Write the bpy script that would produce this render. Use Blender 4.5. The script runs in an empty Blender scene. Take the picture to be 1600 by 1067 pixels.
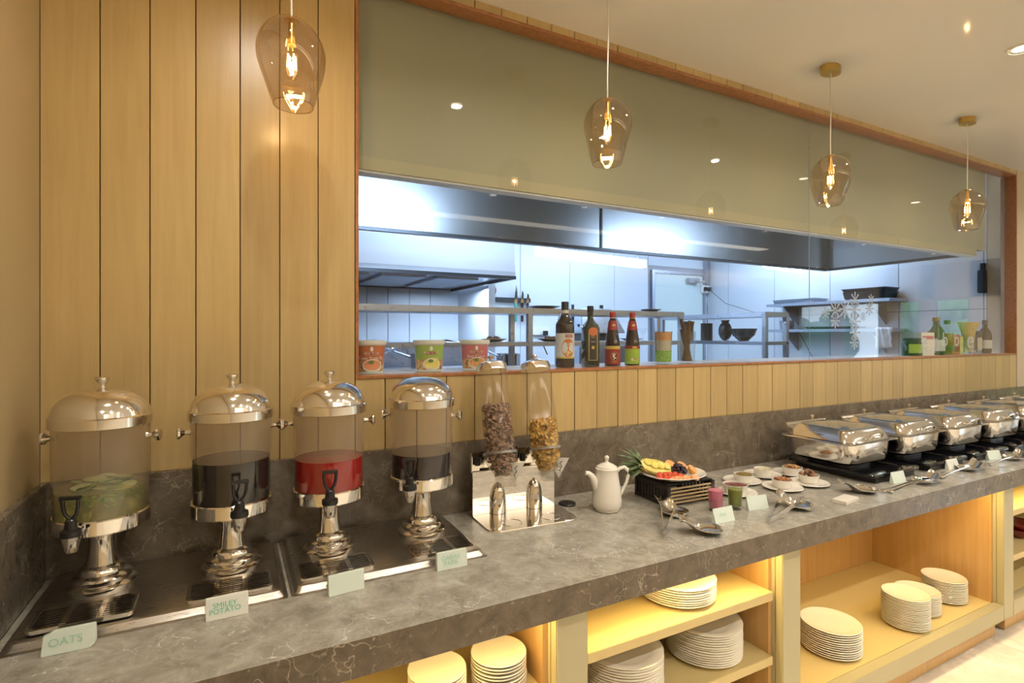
import bpy, bmesh, math, random
from math import sin, cos, pi, radians as R
from mathutils import Matrix, Vector
random.seed(7)
sc = bpy.context.scene
C = sc.collection

# ---------------------------------------------------------------- camera, world, exposure
cd = bpy.data.cameras.new('camera'); cam = bpy.data.objects.new('camera', cd); C.objects.link(cam)
cd.sensor_width = 36.0; cd.lens = 840.0/1600*36.0
cd.shift_y = -10.1/1600; cd.clip_start = 0.02; cd.clip_end = 200
cam.location = (0, -2.0, 1.602); cam.rotation_euler = (R(90), 0, R(-27.6))
sc.camera = cam
sc.view_settings.view_transform = 'Standard'; sc.view_settings.look = 'None'
sc.view_settings.gamma = 1.0; sc.view_settings.exposure = 0.0
sc.view_settings.use_curve_mapping = False
sc.cycles.use_denoising = True
sc.cycles.max_bounces = 10; sc.cycles.diffuse_bounces = 4; sc.cycles.glossy_bounces = 5
sc.cycles.transmission_bounces = 6; sc.cycles.transparent_max_bounces = 24
sc.cycles.sample_clamp_indirect = 6.0
sc.cycles.caustics_reflective = False; sc.cycles.caustics_refractive = False
w = bpy.data.worlds.new('world'); sc.world = w; w.use_nodes = True
w.node_tree.nodes['Background'].inputs[0].default_value = (0.72, 0.86, 1.0, 1)
w.node_tree.nodes['Background'].inputs[1].default_value = 4.5

WARM = (1.0, 0.91, 0.78); COOL = (0.55, 0.72, 1.0); AMBER = (1.0, 0.66, 0.22)
def area(name, loc, rot, sx, sy, power, col, spread=180, parent=None, disk=False):
    l = bpy.data.lights.new(name, 'AREA'); l.shape = 'DISK' if disk else 'RECTANGLE'
    l.size = sx
    if not disk: l.size_y = sy
    l.energy = power; l.color = col; l.spread = R(spread)
    o = bpy.data.objects.new(name, l); C.objects.link(o)
    o.location = loc; o.rotation_euler = rot
    if parent: o.parent = parent
    return o
CEIL = 2.96
# ceiling downlights of the dining room
DL = [(x, y) for y in (-0.864, -2.6, -4.6) for x in (0.1, 1.18, 2.25, 3.32, 4.4, 6.2, 8.4, 10.4)]
P_DL = 7.4
for x, y in DL:
    area('downlight_lamp', (x, y, CEIL-0.012), (0, 0, 0), 0.055, 0.055, P_DL if y > -1 else P_DL*1.7, WARM if x < 4 else (1, .92, .82), 150, disk=True)
# added upward fill strip at the far wall, then the ceiling cove line
area('cove_fill_lamp', (5.5, -6.35, 2.72), (R(180), 0, 0), 11.0, 0.12, 105, (1, .92, .80))
area('cove_fill_lamp', (4.0, -3.6, CEIL-0.012), (0, 0, 0), 7.0, 0.22, 22, (1, .88, .70))
# kitchen lamps
area('kitchen_lamp', (1.5, 1.62, 2.97), (0, 0, 0), 1.2, 0.25, 34, COOL)
area('kitchen_lamp', (3.3, 2.4, 2.97), (0, 0, 0), 1.2, 0.3, 42, COOL)
area('kitchen_lamp', (5.45, 1.7, 2.97), (0, 0, R(90)), 1.4, 0.3, 38, COOL)
area('hood_lamp', (0.95, 0.23, 2.50), (R(92), 0, 0), 0.85, 0.10, 13, COOL, 120)
area('hood_lamp', (3.75, 0.23, 2.50), (R(92), 0, 0), 1.0, 0.10, 13, COOL, 120)
area('work_lamp', (2.0, 2.6, 2.03), (0, 0, 0), 0.8, 0.1, 30, COOL)
# LED strips under the worktop
for x0, x1 in ((-0.40, 0.78), (0.98, 1.78), (1.98, 3.55), (3.76, 5.1)):
    area('led_strip_lamp', ((x0+x1)/2, -0.655, 0.804), (R(-22), 0, 0), x1-x0, 0.02, 6.5*(x1-x0), AMBER)

# ---------------------------------------------------------------- materials
def nodes(name):
    m = bpy.data.materials.new(name); m.use_nodes = True
    nt = m.node_tree; b = nt.nodes['Principled BSDF']
    return m, nt, b
def mat(name, col, rough=0.5, metal=0.0, coat=0.0, emis=None, es=0, alpha=None, spec=None, trans=0, sss=0):
    m, nt, b = nodes(name)
    b.inputs['Base Color'].default_value = (*col, 1)
    b.inputs['Roughness'].default_value = rough; b.inputs['Metallic'].default_value = metal
    b.inputs['Coat Weight'].default_value = coat; b.inputs['Coat Roughness'].default_value = 0.08
    if spec is not None: b.inputs['Specular IOR Level'].default_value = spec
    if emis: b.inputs['Emission Color'].default_value = (*emis, 1); b.inputs['Emission Strength'].default_value = es
    if trans: b.inputs['Transmission Weight'].default_value = trans
    if sss:
        b.inputs['Subsurface Weight'].default_value = sss; b.inputs['Subsurface Radius'].default_value = (.01, .01, .01)
    return m
def ramp(nt, stops):
    r = nt.nodes.new('ShaderNodeValToRGB'); el = r.color_ramp.elements
    el[0].position, el[0].color = stops[0][0], (*stops[0][1], 1)
    el[1].position, el[1].color = stops[-1][0], (*stops[-1][1], 1)
    for p, c in stops[1:-1]:
        e = el.new(p); e.color = (*c, 1)
    return r
def noise(nt, vec, scale, detail=4, rough=0.5, dist=0):
    n = nt.nodes.new('ShaderNodeTexNoise'); n.inputs['Scale'].default_value = scale
    n.inputs['Detail'].default_value = detail; n.inputs['Roughness'].default_value = rough
    n.inputs['Distortion'].default_value = dist
    nt.links.new(vec, n.inputs['Vector']); return n
def coords(nt, scale=(1, 1, 1), rnd=True, kind='Object', rot=(0, 0, 0)):
    tc = nt.nodes.new('ShaderNodeTexCoord'); mp = nt.nodes.new('ShaderNodeMapping')
    mp.inputs['Scale'].default_value = scale; mp.inputs['Rotation'].default_value = rot
    nt.links.new(tc.outputs[kind], mp.inputs['Vector'])
    if rnd:
        oi = nt.nodes.new('ShaderNodeObjectInfo'); mu = nt.nodes.new('ShaderNodeMath'); mu.operation = 'MULTIPLY'
        mu.inputs[1].default_value = 37.0
        nt.links.new(oi.outputs['Random'], mu.inputs[0]); nt.links.new(mu.outputs[0], mp.inputs['Location'])
        return mp.outputs[0], oi
    return mp.outputs[0], None
def wood(name, a, b_, scale=(14, 14, .8), rough=0.32, coat=0.25, vary=.12):
    m, nt, b = nodes(name)
    v, oi = coords(nt, scale)
    n = noise(nt, v, 3.0, 5, .6, .4)
    r = ramp(nt, [(.25, a), (.75, b_)])
    nt.links.new(n.outputs[0], r.inputs[0])
    hs = nt.nodes.new('ShaderNodeHueSaturation')
    mr = nt.nodes.new('ShaderNodeMapRange'); mr.inputs[3].default_value = 1-vary; mr.inputs[4].default_value = 1+vary*.6
    nt.links.new(oi.outputs['Random'], mr.inputs[0]); nt.links.new(mr.outputs[0], hs.inputs['Value'])
    nt.links.new(r.outputs[0], hs.inputs['Color']); nt.links.new(hs.outputs[0], b.inputs['Base Color'])
    b.inputs['Roughness'].default_value = rough; b.inputs['Coat Weight'].default_value = coat
    b.inputs['Coat Roughness'].default_value = .25
    return m
def marble(name, base, dark, vein, rough, scale=1.0, coat=0.0):
    m, nt, b = nodes(name)
    v, _ = coords(nt, (scale,)*3, rnd=False)
    n1 = noise(nt, v, 16, 9, .72, .5)
    r1 = ramp(nt, [(.32, dark), (.5, base), (.68, tuple(min(1, c*1.35) for c in base))])
    nt.links.new(n1.outputs[0], r1.inputs[0])
    # thin broken veins: distorted voronoi cell edges masked by noise
    n2 = noise(nt, v, 5, 4, .6)
    mx = nt.nodes.new('ShaderNodeMixRGB'); mx.inputs[0].default_value = .28
    nt.links.new(v, mx.inputs[1]); nt.links.new(n2.outputs['Color'], mx.inputs[2])
    vo = nt.nodes.new('ShaderNodeTexVoronoi'); vo.feature = 'DISTANCE_TO_EDGE'; vo.inputs['Scale'].default_value = 11
    nt.links.new(mx.outputs[0], vo.inputs['Vector'])
    r2 = ramp(nt, [(0.0, (.85, .85, .85)), (.007, (.45, .45, .45)), (.018, (0, 0, 0))])
    nt.links.new(vo.outputs['Distance'], r2.inputs[0])
    n3 = noise(nt, v, 6.5, 3, .5); r3 = ramp(nt, [(.46, (0, 0, 0)), (.62, (1, 1, 1))])
    nt.links.new(n3.outputs[0], r3.inputs[0])
    mu = nt.nodes.new('ShaderNodeMath'); mu.operation = 'MULTIPLY'
    nt.links.new(r2.outputs[0], mu.inputs[0]); nt.links.new(r3.outputs[0], mu.inputs[1])
    # small pale flecks
    n4 = noise(nt, v, 60, 2, .5); r4 = ramp(nt, [(.64, (0, 0, 0)), (.76, (.3, .3, .3))])
    nt.links.new(n4.outputs[0], r4.inputs[0])
    ad = nt.nodes.new('ShaderNodeMath'); ad.operation = 'ADD'; ad.use_clamp = True
    nt.links.new(mu.outputs[0], ad.inputs[0]); nt.links.new(r4.outputs[0], ad.inputs[1])
    m2 = nt.nodes.new('ShaderNodeMixRGB'); m2.inputs[2].default_value = (*vein, 1)
    nt.links.new(ad.outputs[0], m2.inputs[0]); nt.links.new(r1.outputs[0], m2.inputs[1])
    nt.links.new(m2.outputs[0], b.inputs['Base Color'])
    b.inputs['Roughness'].default_value = rough; b.inputs['Coat Weight'].default_value = coat
    return m
def thin(name, tint, refl=0.06, diff=0.0, dcol=(1, 1, 1), rough=0.02, gcol=(1, 1, 1), fres=1.45):
    """thin transparent sheet: tinted see-through, fresnel gloss, a little haze"""
    m = bpy.data.materials.new(name); m.use_nodes = True; nt = m.node_tree
    nt.nodes.clear(); N = nt.nodes.new; L = nt.links.new
    out = N('ShaderNodeOutputMaterial'); tr = N('ShaderNodeBsdfTransparent'); tr.inputs[0].default_value = (*tint, 1)
    gl = N('ShaderNodeBsdfGlossy'); gl.inputs['Roughness'].default_value = rough; gl.inputs[0].default_value = (*gcol, 1)
    fr = N('ShaderNodeFresnel'); fr.inputs[0].default_value = fres
    geo = N('ShaderNodeNewGeometry')
    iv = N('ShaderNodeMixRGB'); 
    ad = N('ShaderNodeMath'); ad.operation = 'ADD'; ad.inputs[1].default_value = refl; ad.use_clamp = True
    # same fresnel on both faces of the sheet
    lw = N('ShaderNodeLayerWeight'); lw.inputs[0].default_value = .5
    pw = N('ShaderNodeMath'); pw.operation = 'POWER'; pw.inputs[1].default_value = 4.0
    L(lw.outputs['Facing'], pw.inputs[0]); mu = N('ShaderNodeMath'); mu.operation = 'MULTIPLY'; mu.inputs[1].default_value = .75
    L(pw.outputs[0], mu.inputs[0]); L(mu.outputs[0], ad.inputs[0])
    nt.nodes.remove(iv); nt.nodes.remove(fr); nt.nodes.remove(geo)
    body = tr.outputs[0]
    if diff > 0:
        df = N('ShaderNodeBsdfDiffuse'); df.inputs[0].default_value = (*dcol, 1)
        tl = N('ShaderNodeBsdfTranslucent'); tl.inputs[0].default_value = (*dcol, 1)
        m0 = N('ShaderNodeMixShader'); m0.inputs[0].default_value = .5; L(df.outputs[0], m0.inputs[1]); L(tl.outputs[0], m0.inputs[2])
        m1 = N('ShaderNodeMixShader'); m1.inputs[0].default_value = diff; L(body, m1.inputs[1]); L(m0.outputs[0], m1.inputs[2])
        body = m1.outputs[0]
    mx = N('ShaderNodeMixShader'); L(ad.outputs[0], mx.inputs[0]); L(body, mx.inputs[1]); L(gl.outputs[0], mx.inputs[2])
    L(mx.outputs[0], out.inputs[0]); return m
def steel(name, col=(.78, .74, .68), rough=.12, brushed=0):
    m, nt, b = nodes(name)
    b.inputs['Metallic'].default_value = 1; b.inputs['Base Color'].default_value = (*col, 1)
    v, _ = coords(nt, (3, 60, 3) if brushed else (1, 1, 1), rnd=False)
    n = noise(nt, v, 12 if brushed else 30, 3, .6)
    mr = nt.nodes.new('ShaderNodeMapRange'); mr.inputs[3].default_value = rough*.7; mr.inputs[4].default_value = rough*1.5
    nt.links.new(n.outputs[0], mr.inputs[0]); nt.links.new(mr.outputs[0], b.inputs['Roughness'])
    return m
def speck(name, c1, c2, c3, scale=90, rough=.6):
    m, nt, b = nodes(name); v, _ = coords(nt, (1, 1, 1))
    n = noise(nt, v, scale, 3, .6); r = ramp(nt, [(.35, c1), (.52, c2), (.66, c3)])
    nt.links.new(n.outputs[0], r.inputs[0]); nt.links.new(r.outputs[0], b.inputs['Base Color'])
    b.inputs['Roughness'].default_value = rough; return m

MA = dict(
 maple=wood('maple_panel', (.47, .335, .145), (.565, .42, .19)),
 maple_in=wood('maple_interior', (.52, .31, .12), (.62, .40, .17), vary=.04),
 groove=mat('panel_groove', (.16, .055, .02), .7),
 frame=wood('reddish_frame_wood', (.27, .095, .03), (.42, .18, .06), (14, 14, 14), .35, .3, .05),
 plaster=mat('tan_plaster', (.42, .325, .175), .55),
 beige=mat('beige_wall', (.58, .49, .36), .5),
 ceil=mat('ceiling_paint', (.74, .71, .65), .45, coat=.15),
 marble=marble('marble_lit_top', (.335, .315, .27), (.225, .208, .172), (.72, .70, .64), .19),  # top slab: bright reflection on the stone put into a lighter colour
 marble_side=marble('marble_shaded_front', (.115, .090, .062), (.072, .055, .037), (.42, .36, .28), .20),  # same stone on the front edge, its shade put into a darker colour
 marble_up=marble('upstand_marble', (.165, .135, .100), (.105, .084, .062), (.46, .41, .34), .18),
 floor=marble('cream_floor_marble', (.66, .61, .52), (.58, .53, .44), (.74, .70, .62), .12, .4),
 cab=mat('cream_cabinet_lacquer', (.44, .405, .255), .4),
 cabin=mat('cabinet_shelf_lacquer', (.62, .50, .24), .45),
 steel=steel('polished_steel', (.84, .81, .77), .09),
 chrome=steel('bright_chrome', (.88, .86, .83), .05),
 tray=steel('tray_steel', (.52, .49, .45), .27, 1),
 ksteel=steel('kitchen_steel', (.42, .46, .52), .28, 1),
 hood=steel('hood_steel', (.44, .47, .48), .33, 1),
 brass=steel('aged_brass', (.62, .42, .13), .28),
 black=mat('black_plastic', (.012, .012, .013), .3),
 blackglass=mat('black_glass', (.008, .008, .010), .06, coat=.5),
 dark=mat('dark_grey_metal', (.05, .06, .07), .35, .5),
 white=mat('white_porcelain', (.80, .77, .70), .15, coat=.4),
 plate=mat('cream_porcelain', (.80, .76, .66), .2, coat=.25),
 card=mat('pale_green_card', (.67, .76, .69), .35),
 cardw=mat('off_white_card', (.74, .76, .70), .35),
  faint_ink=mat('faded_green_ink', (.34, .60, .48), .6),
 badge=mat('silver_badge', (.62, .61, .60), .3, .35),
 collar=thin('hazy_collar_plastic', (.75, .73, .70), .12, .40, (.62, .60, .56), .1),
 ink=mat('green_marker_ink', (.10, .50, .36), .6),
 vessel=thin('clear_vessel_plastic', (.93, .90, .86), .03, .20, (.80, .71, .60), .06),
 clear=thin('clear_wall_plastic', (.97, .96, .94), .04, .02, (.8, .75, .7), .05),
 acryl=thin('clear_acrylic', (.93, .91, .88), .05, .05, (.8, .78, .74), .05),
 glass=thin('thin_glass', (.96, .97, .97), .05),
 pane=thin('window_pane', (.98, .99, .99), .022, 0.0),
 smoke=thin('smoky_amber_glass', (.80, .72, .62), .15, gcol=(1.0, .95, .88)),
 bulbg=thin('bulb_glass', (1, .96, .86), .04),
 lidglass=mat('lid_window_glass', (.16, .22, .28), .05, .6, coat=1),
 filament=mat('glowing_filament', (1, .7, .3), .5, emis=(1, .66, .32), es=28),
 dlglow=mat('downlight_diffuser', (1, 1, 1), .5, emis=(1, .9, .75), es=9),
 cord=mat('clear_cord', (.75, .72, .62), .3),
 olive=mat('olive_bulkhead', (.33, .33, .235), .55),
 olive2=mat('olive_bulkhead_trim', (.38, .36, .24), .5),
 bluewhite=mat('blue_lit_soffit', (.75, .80, .86), .5),  # blue kitchen light on the bulkhead underside, put into the colour
 kwall=mat('kitchen_wall_panel', (.70, .76, .82), .28),
 kgroove=mat('kitchen_panel_joint', (.28, .33, .40), .7),
 kdoor=mat('kitchen_door_paint', (.64, .74, .72), .4),
 kfloor=mat('kitchen_floor_tile', (.45, .48, .50), .4),
 sill=mat('white_sill', (.80, .83, .86), .25),
 tube=mat('fluorescent_tube', (1, 1, 1), .5, emis=(.82, .91, 1), es=7),
 coffee=mat('dark_drink', (.012, .008, .008), .08),
 berry=mat('dark_purple_drink', (.014, .008, .014), .08),
 red=mat('red_drink', (.32, .012, .010), .1, sss=.2),
 water=thin('cucumber_water', (.93, .93, .66), .04, .27, (.86, .84, .46), .04),
 cucumber=speck('cucumber_flesh', (.58, .66, .26), (.72, .76, .42), (.62, .70, .34), 60, .4),
 mint=speck('mint_leaf', (.06, .17, .015), (.13, .28, .03), (.20, .34, .05), 80, .5),
 choco=speck('chocolate_cereal', (.22, .125, .075), (.34, .21, .14), (.42, .28, .20), 120, .8),
 flake=speck('corn_flake', (.66, .36, .07), (.86, .60, .14), (.90, .72, .26), 80, .7),
 pskin=speck('pineapple_skin', (.10, .09, .02), (.30, .20, .05), (.42, .30, .07), 70, .7),
 pflesh=speck('pineapple_flesh', (.72, .62, .12), (.80, .72, .22), (.85, .80, .40), 30, .4),
 pleaf=speck('pineapple_leaf', (.06, .10, .04), (.14, .20, .09), (.24, .30, .17), 50, .55),
 melon=mat('watermelon_flesh', (.72, .13, .07), .35, sss=.2),
 papaya=mat('pale_melon_flesh', (.80, .42, .20), .35, sss=.2),
 orange=mat('orange_flesh', (.86, .42, .08), .35, sss=.2),
 grape=mat('black_grape', (.022, .010, .022), .22, coat=.5),
 nut=speck('almond_skin', (.22, .08, .03), (.36, .15, .06), (.45, .21, .09), 90, .6),
 walnut=speck('walnut', (.20, .10, .04), (.42, .23, .10), (.55, .34, .17), 90, .7),
 fig=speck('dried_fig', (.10, .045, .02), (.22, .11, .05), (.32, .18, .09), 60, .6),
 raisin=speck('raisin', (.12, .08, .02), (.28, .20, .06), (.34, .26, .10), 90, .6),
 seed=speck('pale_seed', (.55, .50, .30), (.72, .68, .48), (.60, .60, .34), 120, .6),
 jam=mat('red_jam', (.16, .010, .012), .1, coat=.4),
 pink=mat('pink_smoothie', (.62, .17, .26), .4, sss=.1),
 green=mat('green_smoothie', (.17, .20, .025), .45),
 greenglass=mat('dark_green_glass', (.012, .022, .010), .06, coat=.6),
 soy=mat('dark_sauce_glass', (.020, .010, .007), .06, coat=.6),
 redcap=mat('red_cap', (.36, .02, .02), .35),
 capred=mat('red_label', (.30, .022, .022), .4),
 capgreen=mat('lime_label', (.34, .52, .06), .4),
 oliveoil=thin('yellow_oil', (.80, .74, .10), .05, .3, (.75, .68, .08), .03),
 lab_white=mat('pale_label', (.66, .68, .66), .4),
 lab_orange=mat('orange_label', (.55, .15, .05), .4),
 lab_green=mat('green_label', (.33, .48, .10), .4),
 lab_pink=mat('rose_label', (.55, .16, .17), .4),
 lab_gold=mat('gold_print', (.62, .44, .10), .35),
 lab_black=mat('black_label', (.03, .025, .02), .4),
 lab_food=speck('printed_food_photo', (.30, .10, .03), (.62, .36, .12), (.72, .60, .34), 75, .4),
 lab_prawn=mat('printed_prawn', (.72, .28, .12), .4),
 lab_leaf=mat('printed_leaf', (.12, .22, .05), .4),
 tubw=mat('white_tub_plastic', (.80, .79, .72), .3),
 decal=thin('frosted_vinyl', (.55, .60, .62), .02, .62, (.88, .92, .95), .3),
 spag=speck('spaghetti', (.62, .46, .14), (.74, .58, .22), (.80, .66, .30), 40, .6),
 cinn=speck('cinnamon_bark', (.05, .025, .012), (.10, .052, .026), (.15, .085, .045), 60, .8),
 lentil=speck('orange_lentils', (.55, .22, .06), (.70, .34, .12), (.76, .44, .2), 130, .8),
 rice=speck('mixed_grain', (.50, .46, .36), (.64, .60, .48), (.40, .36, .24), 140, .8),
 peas=speck('green_split_peas', (.15, .34, .04), (.26, .48, .08), (.34, .55, .14), 130, .8),
 ypipe=mat('yellow_gas_pipe', (.70, .66, .06), .4),
 cloth=mat('white_cloth', (.74, .78, .82), .8),
 crate=mat('black_stained_wood', (.022, .018, .016), .5),
 dowel=mat('pale_bamboo', (.46, .34, .18), .5),
 leafout=speck('garden_leaves', (.02, .08, .01), (.07, .22, .03), (.16, .34, .07), 7, .7),
 ground=mat('outdoor_paving', (.45, .44, .40), .8),
)

# ---------------------------------------------------------------- mesh helpers
class M:
    def __init__(s): s.v = []; s.f = []; s.mi = []; s.cur = 0; s.T = Matrix.Identity(4)
    def add(s, vs, fs):
        o = len(s.v); s.v += [tuple(s.T @ Vector(p)) for p in vs]
        s.f += [tuple(i+o for i in f) for f in fs]; s.mi += [s.cur]*len(fs); return s
    def box(s, a, b):
        x0, y0, z0 = a; x1, y1, z1 = b
        return s.add([(x0,y0,z0),(x1,y0,z0),(x1,y1,z0),(x0,y1,z0),(x0,y0,z1),(x1,y0,z1),(x1,y1,z1),(x0,y1,z1)],
              [(0,3,2,1),(4,5,6,7),(0,1,5,4),(1,2,6,5),(2,3,7,6),(3,0,4,7)])
    def rings(s, rs, cap0=True, cap1=True, closed=True):
        n = len(rs[0]); vs = [p for r in rs for p in r]; fs = []
        for i in range(len(rs)-1):
            for j in range(n if closed else n-1):
                k = (j+1) % n; fs.append((i*n+j, i*n+k, (i+1)*n+k, (i+1)*n+j))
        if cap0: fs.append(tuple(range(n-1, -1, -1)))
        if cap1: fs.append(tuple((len(rs)-1)*n+j for j in range(n)))
        return s.add(vs, fs)
    def lathe(s, prof, n=32, c=(0, 0), cap0=True, cap1=True, sy=1.0):
        return s.rings([[(c[0]+r*cos(2*pi*j/n), c[1]+sy*r*sin(2*pi*j/n), z) for j in range(n)] for r, z in prof], cap0, cap1)
    def tube(s, pts, r, n=8, closed=False, flat=1.0):
        pts = [Vector(p) for p in pts]; m = len(pts); rs = []; up = Vector((0, 0, 1))
        for i, p in enumerate(pts):
            if closed: d = pts[(i+1) % m]-pts[i-1]
            else: d = pts[min(i+1, m-1)]-pts[max(i-1, 0)]
            d.normalize(); a = d.cross(up)
            if a.length < .05: a = d.cross(Vector((0, 1, 0)))
            a.normalize(); b = a.cross(d); rr = r[i] if isinstance(r, (list, tuple)) else r
            rs.append([tuple(p+a*rr*cos(2*pi*k/n)+b*rr*flat*sin(2*pi*k/n)) for k in range(n)])
        if closed: rs.append(rs[0]); return s.rings(rs, False, False)
        return s.rings(rs)
    def ell(s, c, r, n=16, m=10, z0=-1, z1=1):
        if not isinstance(r, (tuple, list)): r = (r, r, r)
        prof = []; a0 = math.asin(z0); a1 = math.asin(z1)
        for i in range(m+1):
            a = a0+(a1-a0)*i/m; prof.append((max(cos(a), 1e-4), sin(a)))
        return s.rings([[(c[0]+r[0]*q*cos(2*pi*j/n), c[1]+r[1]*q*sin(2*pi*j/n), c[2]+r[2]*z) for j in range(n)] for q, z in prof])
    def prism(s, poly, z0, z1):
        return s.rings([[(x, y, z0) for x, y in poly], [(x, y, z1) for x, y in poly]])
    def build(s, name, m, parent=None, bevel=0, smooth=True, ang=35, seg=2, loc=None, rot=None):
        me = bpy.data.meshes.new(name); me.from_pydata(s.v, [], s.f)
        ms = m if isinstance(m, (list, tuple)) else [m]
        for k in ms: me.materials.append(MA[k] if isinstance(k, str) else k)
        me.polygons.foreach_set('material_index', s.mi)
        bm = bmesh.new(); bm.from_mesh(me)
        bmesh.ops.recalc_face_normals(bm, faces=bm.faces)
        if bevel: bmesh.ops.bevel(bm, geom=[e for e in bm.edges if e.calc_face_angle(0) > .5], offset=bevel, segments=seg, affect='EDGES', clamp_overlap=True)
        bm.to_mesh(me); bm.free()
        if smooth:
            me.polygons.foreach_set('use_smooth', [True]*len(me.polygons)); me.set_sharp_from_angle(angle=R(ang))
        o = bpy.data.objects.new(name, me); C.objects.link(o)
        if parent: o.parent = parent
        if loc: o.location = loc
        if rot: o.rotation_euler = rot
        return o
def tag(o, label=None, cat=None, group=None, kind=None):
    if label: o['label'] = label
    if cat: o['category'] = cat
    if group: o['group'] = group
    if kind: o['kind'] = kind
    return o
def thing(name, label, cat, loc=(0, 0, 0), rz=0, group=None):
    o = bpy.data.objects.new(name, None); C.objects.link(o); o.location = loc; o.rotation_euler = (0, 0, rz)
    o.empty_display_size = .05
    return tag(o, label, cat, group)
def struct(o): o['kind'] = 'structure'; return o
def dup(root, loc, rz=None, label=None, group=None):
    kids = {}
    for q in bpy.data.objects:
        if q.parent: kids.setdefault(q.parent.name, []).append(q)
    def cp(o, par):
        c = o.copy(); C.objects.link(c); c.parent = par
        for k in kids.get(o.name, []): cp(k, c)
        return c
    r = cp(root, None); r.location = loc
    if rz is not None: r.rotation_euler = (0, 0, rz)
    if label: r['label'] = label
    if group: r['group'] = group
    return r
def boxobj(name, m, parent, a, b, bevel=0, smooth=False):
    return M().box(a, b).build(name, m, parent, bevel=bevel, smooth=smooth or bool(bevel))
def rrect(w_, d_, r, z, k=4, c=(0, 0)):
    pts = []
    for cx, cy, a0 in ((w_/2-r, d_/2-r, 0), (-w_/2+r, d_/2-r, 90), (-w_/2+r, -d_/2+r, 180), (w_/2-r, -d_/2+r, 270)):
        for i in range(k+1):
            a = R(a0+90*i/k); pts.append((c[0]+cx+r*cos(a), c[1]+cy+r*sin(a), z))
    return pts
# lettering is made once, all in one go
TX = {}
def make_texts(items):
    obs = []
    for key, s_, size in items:
        cu = bpy.data.curves.new('lettering', 'FONT'); cu.body = s_; cu.size = size
        cu.align_x = 'CENTER'; cu.align_y = 'CENTER'; cu.resolution_u = 3; cu.space_line = .8
        o = bpy.data.objects.new('lettering', cu); C.objects.link(o); obs.append((key, o, cu))
    dg = bpy.context.evaluated_depsgraph_get()
    for key, o, cu in obs:
        TX[key] = bpy.data.meshes.new_from_object(o.evaluated_get(dg))
    for key, o, cu in obs:
        bpy.data.objects.remove(o); bpy.data.curves.remove(cu)
def letter(key, m, parent, T, wrap=None, name='lettering'):
    me = TX[key].copy()
    for v in me.vertices:
        x, y = v.co.x, v.co.y
        if wrap: r_, a0 = wrap; a = a0+x/r_; v.co = (r_*sin(a), -r_*cos(a), y)
        else: v.co = (x, 0, y)
        v.co = T @ v.co
    me.materials.clear(); me.materials.append(MA[m] if isinstance(m, str) else m)
    o = bpy.data.objects.new(name, me); C.objects.link(o)
    if parent: o.parent = parent
    return o
make_texts([('oats', 'OATS', .024), ('smiley', 'SMILEY\nPOTATO', .0175), ('garas', 'GARAS\nPAPA', .019), ('faint', 'MILK', .016),
  ('tym', 'Tom Yum Pa', .020), ('mp', 'MAE PLOY', .0125), ('gc', 'Green Curry', .012), ('rc', 'Red Curry', .018),
  ('habit', 'HABIT', .014), ('oil', 'BALSAMIC\nWINE OIL', .010), ('panda', 'PANDA', .010), ('ext', 'Extra', .009),
  ('e', 'e', .20), ('r', 'r', .15), ('b', 'b', .15), ('cuis', 'o r i e n t a l', .05), ('fus', 'fusion', .058), ('lkk', 'SAUCE', .009)])
ID = Matrix.Identity(4)
def Tr(x, y, z): return Matrix.Translation((x, y, z))
def Rz(a): return Matrix.Rotation(a, 4, 'Z')
def Rx(a): return Matrix.Rotation(a, 4, 'X')
def Ry(a): return Matrix.Rotation(a, 4, 'Y')

# ================================================================ THE ROOM
XL = -0.488; WX0, WX1, WZ0, WZ1 = 0.401, 5.734, 1.440, 2.926; BS = 1.176
XE = 12.0; YF = -6.6
wall_back = struct(M().box((XL-.12, .012, 0), (WX0, .10, CEIL)).box((WX0, .012, 0), (WX1, .10, WZ0)).box((WX0, .012, WZ1), (WX1, .10, CEIL))
    .build('wall_back', 'groove', smooth=False))
# maple planks: full height on the left, short ones below and above the hatch
def plank(x0, x1, z0, z1, cache={}):
    key = (round(x1-x0, 4), round(z1-z0, 4))
    if key not in cache:
        wd = x1-x0-.0032
        o = M().box((0, 0, 0), (wd, .0125, z1-z0)).build('plank', 'maple', wall_back, bevel=.0009, seg=1)
        cache[key] = o.data
    else:
        o = bpy.data.objects.new('plank', cache[key]); C.objects.link(o); o.parent = wall_back
    o.location = (x0+.0016, 0, z0)
seams = [-.488, -.348, -.223, -.100, .027, .148, .273, .401]
for a, b in zip(seams, seams[1:]): plank(a, b, BS, CEIL)
n = 44; st = (WX1-.390)/n
xs = [WX0]+[round(.390+st*k, 4) for k in range(1, n+1)]
for a, b in zip(xs, xs[1:]):
    plank(round(a, 3), round(a, 3)+round(b-a, 3), BS, WZ0); plank(round(a, 3), round(a, 3)+round(b-a, 3), WZ1, CEIL)
struct(boxobj('wall_back', 'beige', None, (WX1+.003, -.004, 0), (XE+.1, .10, CEIL)))
struct(boxobj('wall_left', 'plaster', None, (XL-.12, YF-.1, 0), (XL, .0, CEIL)))
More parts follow.
